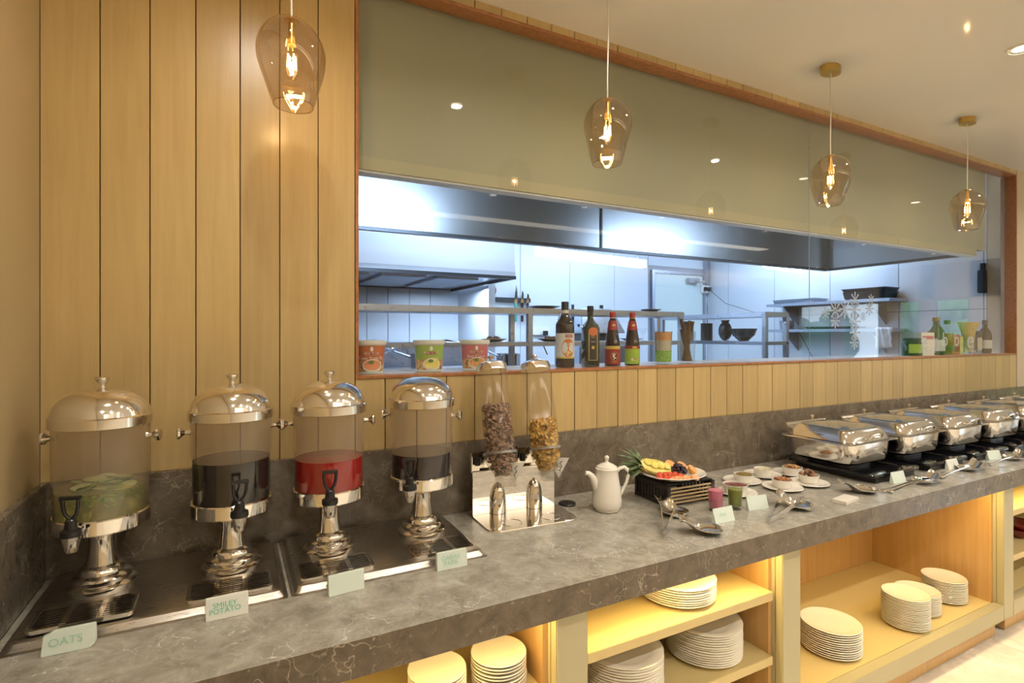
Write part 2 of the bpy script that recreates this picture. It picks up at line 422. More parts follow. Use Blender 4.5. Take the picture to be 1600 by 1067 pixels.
# far right wall with tall garden windows, and the wall behind the viewer
m = M()
openings = [(-6.1, -5.3), (-5.1, -4.3), (-3.95, -3.55), (-3.3, -2.75), (-2.3, -1.6)]
ys = [YF]; 
for a, b in openings: ys += [a, b]
ys.append(.1)
for a, b in zip(ys[::2], ys[1::2]): m.box((XE, a, 0), (XE+.12, b, CEIL))
m.box((XE, YF, 2.3), (XE+.12, .1, CEIL)); m.box((XE, YF, 0), (XE+.12, .1, .35))
struct(m.build('wall_right', 'beige', smooth=False))
fo = []
m = M(); xs2 = [XL-.12]
for a, b in fo: xs2 += [a, b]
xs2.append(XE+.12)
for a, b in zip(xs2[::2], xs2[1::2]): m.box((a, YF-.12, 0), (b, YF, CEIL))
struct(m.build('wall_front', 'beige', smooth=False))
k = 0
def light_portal(loc, rot, sx, sy):
    o = area('window_portal', loc, rot, sx, sy, 1, (1, 1, 1)); o.data.cycles.is_portal = True
for a, b in openings:
    k += 1
    wn = struct(bpy.data.objects.new(f'window_{k+1}', None)); C.objects.link(wn)
    M().box((XE+.03, a, .35), (XE+.07, a+.04, 2.3)).box((XE+.03, b-.04, .35), (XE+.07, b, 2.3)).box((XE+.03, a, 2.26), (XE+.07, b, 2.3)).build('window_frame', 'cab', wn, smooth=False)
    light_portal((XE+.02, (a+b)/2, 1.32), (0, R(90), 0), 1.95, b-a)
for a, b in fo:
    k += 1
    wn = struct(bpy.data.objects.new(f'window_{k+1}', None)); C.objects.link(wn)
    M().box((a, YF-.07, .4), (a+.05, YF-.03, 2.4)).box((b-.05, YF-.07, .4), (b, YF-.03, 2.4)).box(((a+b)/2-.03, YF-.07, .4), ((a+b)/2+.03, YF-.03, 2.4)).build('window_frame', 'cab', wn, smooth=False)
    light_portal(((a+b)/2, YF-.02, 1.4), (R(90), 0, 0), b-a, 2.0)
# floor: separate tiles where they can be told apart
fl = struct(boxobj('floor', 'floor', None, (XL-.12, YF-.1, -.08), (XE+.1, .1, -.006)))
td = None
for i in range(9):
    for j in range(4):
        x0 = -.45+.8*i; y0 = -.66-.8*(j+1)
        if td is None:
            o = M().box((0, 0, 0), (.796, .796, .0065)).build('tile', 'floor', fl, bevel=.001, seg=1); td = o.data
        else:
            o = bpy.data.objects.new('tile', td); C.objects.link(o); o.parent = fl
        o.location = (x0, y0, -.0065)
struct(boxobj('ceiling', 'ceil', None, (XL-.12, YF-.1, CEIL), (XE+.1, .02, CEIL+.08)))
# slim shadow bead where planks meet the left wall
# stone upstands
struct(boxobj('trim_1', 'marble_up', None, (XL+.018, -.018, .9), (WX1+1.2, 0, BS), bevel=.0015))
struct(boxobj('trim_2', 'marble_up', None, (XL, -.74, .9), (XL+.018, 0, BS), bevel=.0015))
struct(boxobj('trim_9', 'beige', None, (XL, YF, 2.62), (XE, YF+.42, 2.68)))   # unseen shelf, added to carry the upward fill strip
# garden outside the far windows
M().box((XE+.2, -14, -.3), (XE+14, 8, -.1)).box((-4, YF-12, -.3), (XE+14, YF-.3, -.1)).build('garden_ground', 'ground', smooth=False)
tag(bpy.data.objects['garden_ground'], kind='structure')
for i, (hx, hy, hr) in enumerate(((15.5, -3.2, 1.2), (16.5, -5.6, 1.5), (17, -.8, 1.4), (15, -8, 1.3), (4, -11, 1.3), (8, -11.5, 1.4))):
    m = M()
    for q in range(26):
        a = random.random()*6.28; d = random.random()**.5*hr*.8
        m.ell((d*cos(a), d*sin(a), random.uniform(.3, hr*1.7)), random.uniform(.3, .5), 8, 5)
    t = thing('garden_shrub', ('rounded green garden shrub outside the second far window', 'wide green garden shrub beyond the far corner windows', 'green garden shrub nearest the buffet wall outside', 'green garden shrub outside at the far left corner',
         'green garden shrub behind the viewer, nearer the left wall', 'green garden shrub behind the viewer, nearer the right wall')[i], 'shrub', (hx, hy, -.1), 0)
    m.build('foliage', 'leafout', t); M().tube([(0, 0, 0), (0, 0, hr)], .08, 8).build('stem', 'cinn', t)

# ---------------------------------------------------------------- service hatch (window_1)
win = struct(bpy.data.objects.new('window_1', None)); C.objects.link(win)
f = .012; dpt = .072
m = M(); m.box((WX0, -.004, WZ0), (WX0+f, dpt, WZ1)).box((WX1-f, -.004, WZ0), (WX1, dpt, WZ1))
m.box((WX0+f, -.004, WZ0), (WX1-f, dpt, WZ0+f)).box((WX0+f, -.004, WZ1-f), (WX1-f, dpt, WZ1))
m.build('window_frame', 'frame', win, bevel=.0015, seg=1)
GX = 3.10
for a, b in ((WX0+f, GX-.0015), (GX+.0015, WX1-f)):
    boxobj('pane', 'pane', win, (a, .048, WZ0+f), (b, .0485, WZ1-f))
boxobj('pane_joint', 'ksteel', win, (GX-.0016, .0475, WZ0+f), (GX+.0016, .0500, WZ1-f))
struct(boxobj('trim_3', 'sill', None, (WX0, .072, 1.40), (5.80, .36, 1.450), bevel=.002))   # white ledge behind the glass
# vinyl on the glass
def decal(keys, label, cat='lettering'):
    t = thing('window_lettering', label, cat, (0, 0, 0))
    for key, x, z, sx in keys:
        letter(key, 'decal', t, Tr(x, .0465, z) @ Matrix.Diagonal((sx, 1, 1, 1)))
    return t
decal([('e', 4.41, 1.555, .95), ('r', 4.56, 1.555, 1.0), ('b', 4.70, 1.565, 1.1), ('b', 4.87, 1.565, 1.1), ('e', 5.08, 1.560, 1.25)],
      'large frosted letters stuck low on the right end of the hatch glass')
decal([('cuis', 4.46, 1.487, 1.0), ('fus', 5.13, 1.476, 1.9)], 'small frosted script line under the large letters on the glass')
t = thing('snowflake_decal', 'frosted drop of star shapes stuck on the glass right of its joint', 'decal')
def star(m, x, z, r):
    for k in range(8):
        a = k*pi/4; ca, sa = cos(a), sin(a); wd = r*.12
        m.add([(x+ca*r*.12-sa*wd*.5, .0465, z+sa*r*.12+ca*wd*.5), (x+ca*r*.12+sa*wd*.5, .0465, z+sa*r*.12-ca*wd*.5),
               (x+ca*r+sa*wd, .0465, z+sa*r-ca*wd), (x+ca*r-sa*wd, .0465, z+sa*r+ca*wd)], [(0, 1, 2, 3)])
STARS = [(3.565, 1.765, .064), (3.565, 1.69, .064), (3.565, 1.618, .058), (3.355, 1.756, .06), (3.355, 1.692, .05), (3.455, 1.766, .062), (3.729, 1.777, .045), (3.558, 1.554, .045), (3.565, 1.826, .055), (3.744, 1.832, .04), (3.257, 1.734, .04), (3.657, 1.721, .03)]
for x, z, r in STARS:
    m = M(); star(m, x, z, r); m.build('star', 'decal', t, smooth=False)

# ================================================================ KITCHEN BEHIND THE GLASS
KX, KY = 5.80, 3.30
wr = struct(boxobj('wall_kitchen_right', 'kgroove', None, (KX+.006, .10, 0), (KX+.1, KY+.1, 3.02)))
struct(boxobj('trim_4', 'beige', None, (KX-.002, .073, 1.40), (KX+.006, .215, 3.0)))
ysm = [.217, .242, .915, 1.595, 2.274, 2.95, 3.30]
for a, b in zip(ysm, ysm[1:]):
    for z0, z1 in ((0, 1.83), (1.83, 3.0)):
        boxobj('panel', 'kwall', wr, (KX, a+.004, z0+.003), (KX+.008, b-.004, z1-.003))
wb = struct(boxobj('wall_kitchen_back', 'kgroove', None, (-.6, KY+.006, 0), (KX+.1, KY+.1, 3.02)))
bsm = [-.6, .3, .73, .95, 1.173, 1.38, 1.60, 1.82, 2.215, 2.876, 3.537, 4.198, 4.74]
for a, b in zip(bsm, bsm[1:]): boxobj('panel', 'kwall', wb, (a+.004, KY, 0), (b-.004, KY+.008, 3.0))
boxobj('panel', 'kwall', wb, (4.744, KY, 2.50), (5.74, KY+.008, 3.0)); boxobj('panel', 'kwall', wb, (5.744, KY, 0), (KX, KY+.008, 3.0))
struct(boxobj('wall_kitchen_left', 'kwall', None, (-.7, .10, 0), (-.6, KY+.1, 3.02)))
struct(boxobj('wall_partition', 'kwall', None, (2.13, 2.55, 0), (2.20, KY, 2.11)))
struct(boxobj('floor_kitchen', 'kfloor', None, (-.7, .10, -.05), (KX+.1, KY+.1, 0)))
struct(boxobj('ceiling_kitchen', 'kwall', None, (-.7, .10, 3.0), (KX+.1, KY+.1, 3.06)))
d1 = struct(boxobj('door_1', 'kdoor', None, (4.83, KY-.02, .02), (5.69, KY+.01, 2.40), bevel=.003))
M().box((4.786, KY-.03, 0), (4.83, KY+.01, 2.442)).box((5.69, KY-.03, 0), (5.734, KY+.01, 2.442)).box((4.83, KY-.03, 2.402), (5.69, KY+.01, 2.442)).build('door_frame', 'ksteel', d1, smooth=False)
m = M(); m.box((5.38, KY-.075, 2.30), (5.58, KY-.03, 2.36)); m.build('door_closer', 'ksteel', d1, bevel=.004)
M().tube([(5.46, KY-.05, 2.33), (5.58, KY-.16, 2.30), (5.69, KY-.03, 2.38)], .008, 6).build('closer_arm', 'ksteel', d1)
# bulkhead
bk = struct(boxobj('wall_bulkhead', 'olive', None, (WX0, .085, 2.285), (5.42, .135, 3.0)))
struct(boxobj('trim_5', 'olive2', None, (WX0, .082, 2.236), (4.14, .138, 2.285))); struct(boxobj('trim_6', 'olive2', None, (4.144, .082, 2.236), (5.27, .138, 2.285)))
struct(boxobj('trim_7', 'bluewhite', None, (WX0, .090, 2.228), (5.27, .150, 2.236)))
# central canopy hood just behind the bulkhead
hd = thing('canopy_hood', 'large steel canopy hood hanging right behind the olive bulkhead', 'hood', (0, 0, 2.25))
HX0, HX1, HY0, HY1 = .15, 5.27, .15, 1.31
M().box((HX0, HY1-.006, 0), (HX1, HY1+.006, .74)).build('back_panel', 'hood', hd, smooth=False)
M().box((HX1-.006, HY0, 0), (HX1+.006, HY1-.006, .74)).build('side_panel', 'hood', hd, smooth=False)
M().box((HX0-.006, HY0, 0), (HX0+.006, HY1-.006, .74)).build('side_panel', 'hood', hd, smooth=False)
M().box((HX0, HY1-.03, -.012), (HX1, HY1+.012, .010)).box((HX1-.03, HY0, -.012), (HX1+.012, HY1-.03, .010)).build('lip', 'dark', hd, smooth=False)
M().box((2.482, HY1-.016, 0), (2.497, HY1-.006, .74)).box((HX1-.05, HY1-.05, .0), (HX1-.006, HY1-.006, .74)).build('seam', 'dark', hd, smooth=False)
for x in (0.95, 3.75): M().box((x-.45, .15, .20), (x+.45, .21, .30)).build('light_fitting', 'sill', hd, smooth=False)
# rear hood over the cooking range
h2 = thing('range_hood', 'pale boxy range hood on the rear kitchen wall, left', 'hood', (0, 0, 2.07))
m = M(); a = [(-.55, 1.9, .0), (2.07, 1.9, .0), (2.07, 1.9, .03), (-.55, 1.9, .03)]
m.rings([[(-.55, 1.9, 0), (2.07, 1.9, 0), (2.07, KY, 0), (-.55, KY, 0)], [(-.55, 1.9, .05), (2.07, 1.9, .05), (2.07, KY, .05), (-.55, KY, .05)], [(-.55, 2.02, .92), (2.07, 2.02, .92), (2.07, KY, .92), (-.55, KY, .92)]], False, False)
m.build('shell', 'kwall', h2, smooth=False)
M().box((-.53, 1.92, .012), (2.05, KY, .03)).build('filter_panel', 'ksteel', h2, smooth=False)
M().box((-.55, 1.885, -.012), (2.07, 1.91, .014)).box((2.045, 1.91, -.012), (2.07, KY, .014)).build('lip', 'dark', h2, smooth=False)
for x in (.3, .75, 1.2, 1.65): M().box((x-.18, 2.1, -.012), (x+.18, 3.0, .012)).build('filter', 'ksteel', h2, bevel=.004)
# cooking range under it
rg = thing('cooking_range', 'long steel cooking range against the rear kitchen wall', 'range', (0, 0, 0))
M().box((.1, 2.5, .02), (2.10, 3.24, 1.30)).build('body', 'ksteel', rg, smooth=False)
M().box((.1, 2.62, 1.30), (2.10, 2.66, 1.525)).build('back_guard', 'ksteel', rg, smooth=False)
for x in (1.06, 1.70):
    M().tube([(x-.10, 2.60, 1.46), (x-.10, 2.58, 1.545), (x, 2.5, 1.555), (x+.10, 2.44, 1.53), (x+.14, 2.42, 1.47)], .009, 8).build('swan_spout', 'chrome', rg)
for x in (1.3, 1.36): M().tube([(x, 2.56, 1.50), (x, 2.56, 1.44)], .006, 6).build('hanging_hook', 'chrome', rg)
# pans on a front stove just visible over the ledge
st_ = thing('stove', 'steel stove top with pans behind the curry tubs', 'stove', (0, 0, 0))
M().box((.4, 1.78, .02), (2.3, 2.44, 1.33)).build('body', 'ksteel', st_, smooth=False)
def pot(x, y, z, r, h, label, hdl=0):
    t = thing('cooking_pot', label, 'pot', (x, y, z), hdl)
    M().lathe([(r*.9, 0), (r, .01), (r, h), (r+.006, h), (r+.006, h+.004), (r-.004, h+.004), (r-.006, .012), (.001, .012)], 24).build('body', 'chrome', t)
    M().tube([(r, 0, h*.8), (r+.22, 0, h*1.5)], .009, 8).build('handle', 'ksteel', t); return t
pot(1.36, 2.05, 1.331, .12, .12, 'shiny steel pot on the stove between the first two tubs', R(160))
pot(.85, 2.05, 1.331, .14, .13, 'steel wok with a raised handle left of the shiny pot', R(15))
pot(2.08, 2.05, 1.331, .10, .11, 'small steel pot on the stove near the third tub', R(200))

# gas pipe, knife rack
t = thing('gas_pipe', 'yellow gas pipe with a red valve on the rear kitchen wall', 'pipe', (2.486, 3.24, 0))
M().tube([(0, 0, .3), (0, 0, 2.02)], .013, 8).build('riser', 'ypipe', t)
M().tube([(0, 0, 2.02), (0, 0, 2.20), (.0, .05, 2.25)], .022, 8).build('upper_pipe', 'dark', t)
M().ell((0, -.02, 2.08), (.05, .04, .06), 10, 8).build('valve', 'redcap', t)
t = thing('knife_rack', 'dark magnetic knife strip on the rear kitchen wall', 'rack', (2.55, 3.26, 1.965))
M().box((0, 0, 0), (.44, .03, .05)).build('strip', 'dark', t, bevel=.006)
def knife(x, l, mt, label):
    t = thing('kitchen_knife', label, 'knife', (x, 3.245, 1.99))
    M().add([(-.02, 0, -.03), (.02, 0, -.03), (.018, 0, l*.7), (0, 0, l), (-.02, .004, -.03), (.02, .004, -.03), (.018, .004, l*.7), (0, .004, l)],
            [(0, 1, 2, 3), (7, 6, 5, 4), (0, 4, 5, 1), (1, 5, 6, 2), (2, 6, 7, 3), (3, 7, 4, 0)]).build('blade', 'chrome', t, smooth=False)
    M().box((-.014, -.006, -.24), (.014, .010, -.03)).build('handle', mt, t, bevel=.004)
knife(2.79, .17, mat('teal_handle', (.05, .38, .30), .4), 'knife with teal handle on the magnetic strip, largest blade')
knife(2.87, .11, 'black', 'middle black-handled knife on the magnetic strip')
knife(2.94, .08, 'black', 'smallest black-handled knife at the strip right end')

# overshelf racks
def rack(name, label, loc, rz, L, dep, zt, zl, posts):
    t = thing(name, label, 'rack', loc, rz)
    M().box((0, 0, zt-.04), (L, dep, zt)).build('top_shelf', 'ksteel', t, bevel=.004)
    M().box((0, 0, zl-.03), (L, dep, zl)).build('lower_shelf', 'ksteel', t, bevel=.004)
    for x in posts:
        for y in (.0, dep-.035): M().box((x, y+.001, .921), (x+.035, y+.034, zt-.04)).build('post', 'ksteel', t, smooth=False)
    M().box((-.02, -.25, .87), (L+.02, dep+.25, .92)).build('worktop', 'ksteel', t, bevel=.004)
    for x in (.02, L-.05):
        for y in (-.2, dep+.18): M().box((x, y, 0), (x+.04, y+.04, .87)).build('leg', 'ksteel', t, smooth=False)
    return t
rack('pass_rack', 'long two-tier steel rack along the middle of the kitchen', (.50, 1.2, 0), 0, 2.745, .30, 1.787, 1.555, (.05, 1.30, 2.70))
rack('side_rack', 'shorter steel rack running back along the right of the kitchen', (4.22, .97, 0), R(90), 1.25, .30, 1.795, 1.548, (.0, 1.20))
def onplate(x, y, z, label, mt='plate', r=.09, food=None):
    t = thing('kitchen_plate', label, 'plate', (x, y, z))
    M().lathe([(r*.5, 0), (r*.6, .004), (r, .018), (r, .021), (r*.6, .008), (.001, .007)], 24).build('plate', mt, t)
    if food:
        m = M()
        for q in range(9): m.ell((random.uniform(-.04, .04), random.uniform(-.04, .04), .018), random.uniform(.012, .022), 7, 4)
        m.build('food', food, t)
onplate(1.60, 1.33, 1.556, 'white plate of minced food left on the rack lower shelf', food='choco')
onplate(2.05, 1.33, 1.556, 'white plate of reddish food right of the rack post', food='nut')
onplate(2.78, 1.30, 1.556, 'white plate on the lower shelf behind the green-label bottle')
onplate(2.0, 1.33, 1.788, 'flat grey tray plate on the rack top shelf', 'ksteel', .12)
onplate(3.0, 1.33, 1.788, 'small grey plate at the rack top right end', 'ksteel', .09)
t = thing('glass_coupe', 'clear stemmed dessert glass on the rack lower shelf', 'glass', (2.88, 1.28, 1.556))
M().lathe([(.03, 0), (.004, .006), (.004, .05), (.045, .10), (.046, .10)], 20, cap1=False).build('bowl', 'glass', t)
# sandwich press / slicer machine behind the bottles
t = thing('slicer_machine', 'big grey steel kitchen machine standing behind the sauce bottles', 'machine', (2.85, 2.1, 0))
M().box((0, 0, 0), (.62, .45, 1.50)).build('body', 'ksteel', t, bevel=.01)
M().rings([[(-.02, -.05, 1.62), (.50, -.05, 1.62), (.50, .4, 1.62), (-.02, .4, 1.62)], [(.0, -.02, 1.85), (.36, -.02, 1.85), (.36, .36, 1.85), (.0, .36, 1.85)]]).build('head', 'ksteel', t, bevel=.01)
M().box((.10, .02, 1.50), (.40, .38, 1.62)).build('neck', 'dark', t, smooth=False)
M().tube([(-.08, 0, 1.2), (-.08, 0, 1.88)], .014, 8).build('pole', 'dark', t)
M().tube([(-.02, .0, 1.70), (.20, 0, 1.42)], .014, 8).build('strut', 'dark', t)
M().lathe([(.018, 1.85), (.018, 1.89)], 12, (.32, .1)).build('knob', 'black', t)
t = thing('wall_socket', 'white wall socket strip with a black plug behind the first bottle', 'socket', (2.95, 3.285, 1.60))
M().box((0, -.015, 0), (.30, .014, .09)).build('plate', 'tubw', t, bevel=.004)
M().lathe([(.03, 0), (.03, .05)], 12, (.22, -.045)).build('plug', 'black', t)
M().tube([(.22, -.045, .0), (.19, -.05, -.12), (.24, -.05, -.22)], .007, 6).build('cable', 'black', t)
t = thing('power_socket', 'white double socket beside the kitchen door with two cables', 'socket', (5.64, KY-.05, 2.17))
M().box((0, 0, 0), (.155, .03, .11)).build('plate', 'tubw', t, bevel=.005)
M().lathe([(.022, .03), (.022, .08)], 12, (.05, -.02)).build('plug', 'black', t)
M().lathe([(.022, .03), (.022, .08)], 12, (.12, -.02)).build('plug', 'black', t)
M().tube([(.05, -.03, .04), (.04, -.05, -.2), (.05, -.05, -.6)], .004, 6).build('cable', 'dark', t)
M().tube([(.12, -.03, .04), (.10, -.3, -.15), (.02, -.9, -.32), (0, -1.3, -.36), (.02, -1.6, -.9)], .0035, 6).build('cable', 'dark', t)
struct(boxobj('trim_8', 'ksteel', None, (5.72, KY-.05, 2.285), (5.79, KY-.001, 2.98)))
# things on the side rack
t = thing('utensil_tin', 'grey cylindrical tin on the side rack', 'tin', (4.06, 1.72, 1.549))
M().lathe([(.055, 0), (.055, .16), (.058, .165), (.05, .165), (.05, .02)], 20, cap1=False).build('body', 'dark', t)
t = thing('mixing_bowl', 'grey metal bowl on the side rack, right of the tin', 'bowl', (4.06, 1.30, 1.549))
M().lathe([(.04, 0), (.09, .05), (.11, .11), (.115, .11), (.09, .045), (.001, .01)], 24).build('body', 'dark', t)
t = thing('round_jug', 'dark round pot leaning by the metal bowl', 'pot', (4.06, 1.50, 1.549))
M().ell((0, 0, .09), (.06, .06, .09), 16, 10).build('body', 'dark', t); M().lathe([(.03, .17), (.04, .19)], 16).build('rim', 'dark', t)
t = thing('plastic_bag', 'clear plastic bag of greens on the side rack far end', 'bag', (4.06, 1.98, 1.549))
m = M()
m.rings([[(.09*sc_*cos(a)*(1+.12*sin(3*a+z*20)), .07*sc_*sin(a), z) for a in [2*pi*i/16 for i in range(16)]] for z, sc_ in ((0, .9), (.05, 1.05), (.11, .9), (.16, .4), (.19, .5))])
m.build('body', 'cloth', t); M().ell((0, 0, .05), (.05, .05, .04), 12, 6).build('greens', 'mint', t)
# wall shelves on the right kitchen wall
def wshelf(z, label, y0=.84, y1=2.16):
    t = thing('wall_shelf', label, 'shelf', (5.5, 0, z))
    M().box((0, y0, -.03), (.30, y1, 0)).build('shelf_board', 'ksteel', t, bevel=.003)
    for y in (y0+.18, y1-.2):
        M().add([(.02, y, -.03), (.30, y, -.03), (.30, y, -.25), (.02, y+.012, -.03), (.30, y+.012, -.03), (.30, y+.012, -.25)], [(0, 1, 2), (5, 4, 3), (0, 3, 4, 1), (1, 4, 5, 2), (2, 5, 3, 0)]).build('bracket', 'ksteel', t, smooth=False)
    return t
wshelf(1.955, 'upper steel wall shelf on the right kitchen wall'); wshelf(1.665, 'lower steel wall shelf on the right kitchen wall')
def pan(y, z, w_, label, mt='dark', h=.07):
    t = thing('baking_tray', label, 'tray', (5.65, y, z))
    M().rings([rrect(.24, w_-.03, .02, 0), rrect(.26, w_, .02, h), rrect(.27, w_+.01, .02, h), rrect(.27, w_+.01, .02, h+.004), rrect(.25, w_-.01, .02, h+.003), rrect(.23, w_-.04, .02, .006)]).build('body', mt, t)
pan(1.1, 1.956, .40, 'dark oven tray at the near end of the upper wall shelf'); pan(1.1, 2.031, .42, 'thin dark tray stacked on the near oven tray', h=.03)
pan(1.85, 1.956, .5, 'grey tray at the far end of the upper wall shelf', 'ksteel', .04)
pan(1.45, 1.666, .5, 'low dark tray on the lower wall shelf', 'dark', .02)
t = thing('small_pot', 'small grey pot at the far end of the lower wall shelf', 'pot', (5.62, 1.98, 1.666))
M().lathe([(.07, 0), (.075, .10), (.08, .10), (.07, .01)], 20).build('body', 'ksteel', t)
t = thing('kitchen_cloth', 'white cloth hanging off the near end of the lower shelf', 'cloth', (5.488, .88, 1.67))
m = M(); rs = []
for i in range(9):
    z = .005-.025*i; y_ = .07+.004*sin(i*2)
    rs.append([(-.008-.010*sin(j*1.3+i*.4), -y_+2*y_*j/10, z) for j in range(11)])
m.rings(rs, False, False, closed=False); m.rings([[(0, -.07, .004), (.1, -.07, .004)], [(0, .07, .004), (.1, .07, .004)]], False, False, False)
o = m.build('drape', 'cloth', t); md = o.modifiers.new('s', 'SOLIDIFY'); md.thickness = .004
t = thing('wall_speaker', 'slim black box on the kitchen side wall near the hatch end', 'speaker', (KX-.06, .216, 1.965))
M().box((0, 0, 0), (.059, .05, .20)).build('cabinet', 'dark', t, bevel=.006); M().box((.03, .01, .20), (.059, .04, .26)).build('bracket', 'black', t, smooth=False)
# lit grid fittings
for (x0, y0, x1, y1, lab) in ((2.32, 1.98, 3.72, 2.22, 'bright gridded light strip seen below the hood, centre'), (4.75, 1.60, 5.62, 1.78, 'bright gridded light strip seen below the hood, right')):
    t = thing('grid_light', lab, 'light', ((x0+x1)/2, (y0+y1)/2, 2.272), math.atan2(y1-y0, x1-x0)); L = math.hypot(x1-x0, y1-y0)
    M().box((-L/2, -.03, .01), (L/2, .03, .085)).build('diffuser', 'tube', t, smooth=False)
    for i in range(int(L/.035)): boxobj('louvre', 'ksteel', t, (-L/2+i*.035, -.034, .006), (-L/2+i*.035+.004, -.030, .089))
    M().box((-L/2, -.036, .0), (L/2, -.030, .006)).box((-L/2, -.036, .045), (L/2, -.030, .049)).box((-L/2, -.036, .089), (L/2, -.030, .095)).build('frame', 'ksteel', t, smooth=False)
    for x in (-L/2+.1, L/2-.1): M().tube([(x, 0, .085), (x, 0, .725)], .004, 6).build('hanger', 'ksteel', t)

# ================================================================ WORKTOP AND CABINETS
t = thing('worktop', 'long polished grey-brown marble buffet worktop with a thick front edge', 'worktop', (0, 0, 0))
m = M(); CXR = 7.6
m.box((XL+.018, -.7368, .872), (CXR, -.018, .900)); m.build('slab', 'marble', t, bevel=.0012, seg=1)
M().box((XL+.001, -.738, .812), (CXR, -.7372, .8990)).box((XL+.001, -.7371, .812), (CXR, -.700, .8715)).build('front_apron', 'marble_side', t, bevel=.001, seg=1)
def cabinet(x0, x1, shelves, label, base=True, post=True, bottom=.173, pw=.112):
    t = thing('open_cabinet', label, 'cabinet', (x0, 0, 0)); W = x1-x0; yf = -.640
    boxobj('back_panel', 'maple_in', t, (0, -.038, .173), (W, -.020, .868))
    for x in (0, W-.018):
        boxobj('side_panel', 'maple_in', t, (x, yf, .173), (x+.018, -.0385, .868))
    boxobj('bottom_shelf', 'cabin', t, (.0181, yf, bottom-.02), (W-.0181, -.0385, bottom))
    for z, yy in shelves:
        boxobj('shelf', 'cabin', t, (.0181, yy, z-.033), (W-.0181, -.0385, z), bevel=.0015)
    boxobj('bottom_rail', 'cab', t, (0, -.688, .094), (W, yf-.0005, bottom), bevel=.002)
    boxobj('plinth', 'maple_in', t, (0, -.650, 0), (W, -.05, .0935))
    if post:   # broad lacquered face post on the right-hand side
        boxobj('face_post', 'cab', t, (W+.0003, -.688, .094), (W+pw-.0003, -.655, .811), bevel=.003)
        boxobj('post_return', 'cab', t, (W+.0003, -.6545, .094), (W+pw-.0003, -.6405, .811))
    M().box((.06, -.662, .806), (W-.06, -.648, .8115)).build('led_strip', 'cardw', t, smooth=False)
    return t
cabinet(-.460, .830, [(.565, -.66)], 'open cream cabinet bay at the left end, holding side plates')
cabinet(.942, 1.828, [(.634, -.66), (.392, -.66)], 'open cream cabinet bay with two shelves of dinner plates', pw=.106)
cabinet(1.934, 3.618, [], 'wide open cream cabinet bay with plates standing on its floor')
cabinet(3.730, 5.2, [(.641, -.66), (.392, -.66)], 'open cream cabinet bay at the right edge with dark red items', post=True)
cabinet(5.312, 6.9, [(.5, -.66)], 'last open cream cabinet bay hidden past the right edge', post=False)
# dark red bowls on the right-hand bay
def redbowl(x, y, z, lab):
    t = thing('red_bowl', lab, 'bowl', (x, y, z)); M().lathe([(.03, 0), (.06, .03), (.075, .055), (.07, .055), (.05, .02), (.001, .01)], 24).build('body', mat('dark_red_glaze', (.16, .012, .012), .2, coat=.4), t)
redbowl(4.18, -.55, .393, 'dark red bowl at the front of the right-hand cabinet shelf'); redbowl(4.22, -.38, .393, 'dark red bowl behind the front red bowl'); redbowl(4.35, -.50, .393, 'dark red bowl right of the front red bowl')
redbowl(4.18, -.55, .425, 'dark red bowl nested in the front red bowl')

# plates, every one a thing
ORD = ['topmost', 'second from the top', 'third from the top', 'fourth from the top', 'fifth from the top', 'sixth from the top', 'seventh from the top', 'eighth from the top', 'ninth from the top', 'tenth from the top',
       'eleventh from the top', 'twelfth from the top', 'thirteenth from the top', 'fourteenth from the top', 'fifteenth from the top', 'sixteenth from the top', 'seventeenth from the top', 'eighteenth from the top', 'nineteenth from the top', 'twentieth from the top']
PM = {}
def plate_mesh(r):
    if r not in PM:
        m = M(); m.lathe([(r*.60, 0), (r*.64, .0005), (r*.66, .004), (r*.985, .0145), (r, .0165), (r*.985, .0185), (r*.70, .0095), (r*.62, .0070), (r*.05, .0068), (.0005, .0068)], 48)
        o = m.build('plate', 'plate', None, ang=60); PM[r] = o.data; bpy.data.objects.remove(o)
    return PM[r]
def stack(x, y, z, r, ztop, n, where, size, group):
    h = (ztop-z-.0185)/(n-1)
    for i in range(n):
        o = bpy.data.objects.new('plate', plate_mesh(r)); C.objects.link(o)
        o.location = (x+random.uniform(-.0012, .0012), y+random.uniform(-.0012, .0012), z+h*i); o.rotation_euler = (0, 0, random.random()*6)
        k = n-1-i; lab = f'cream {size} plate, {ORD[k]} of {where}' if k < n-1 else f'cream {size} plate, lowest of {where}'
        tag(o, lab, 'plate', group)
stack(.522, -.540, .5655, .0835, .655, 8, 'the stack cut by the frame bottom', 'side', 'side plates in the left bay')
stack(.708, -.560, .5655, .083, .663, 9, 'the stack left of the first post', 'side', 'side plates in the left bay')
stack(1.475, -.505, .6345, .140, .712, 8, 'the top-shelf stack', 'dinner', 'dinner plates on the top shelf')
stack(1.200, -.525, .3925, .141, .530, 14, 'the middle-shelf left stack', 'dinner', 'dinner plates on the middle shelf')
stack(1.606, -.512, .3925, .141, .523, 14, 'the middle-shelf right stack', 'dinner', 'dinner plates on the middle shelf')
stack(2.425, -.499, .1735, .125, .300, 12, 'the wide stack nearest the second post', 'dinner', 'plates on the cabinet floor')
stack(2.953, -.547, .1735, .100, .332, 19, 'the tallest floor stack', 'dessert', 'plates on the cabinet floor')
stack(3.160, -.500, .1735, .100, .283, 13, 'the stack behind the tallest one', 'dessert', 'plates on the cabinet floor')
stack(3.430, -.500, .1735, .100, .297, 14, 'the floor stack farthest right', 'dessert', 'plates on the cabinet floor')

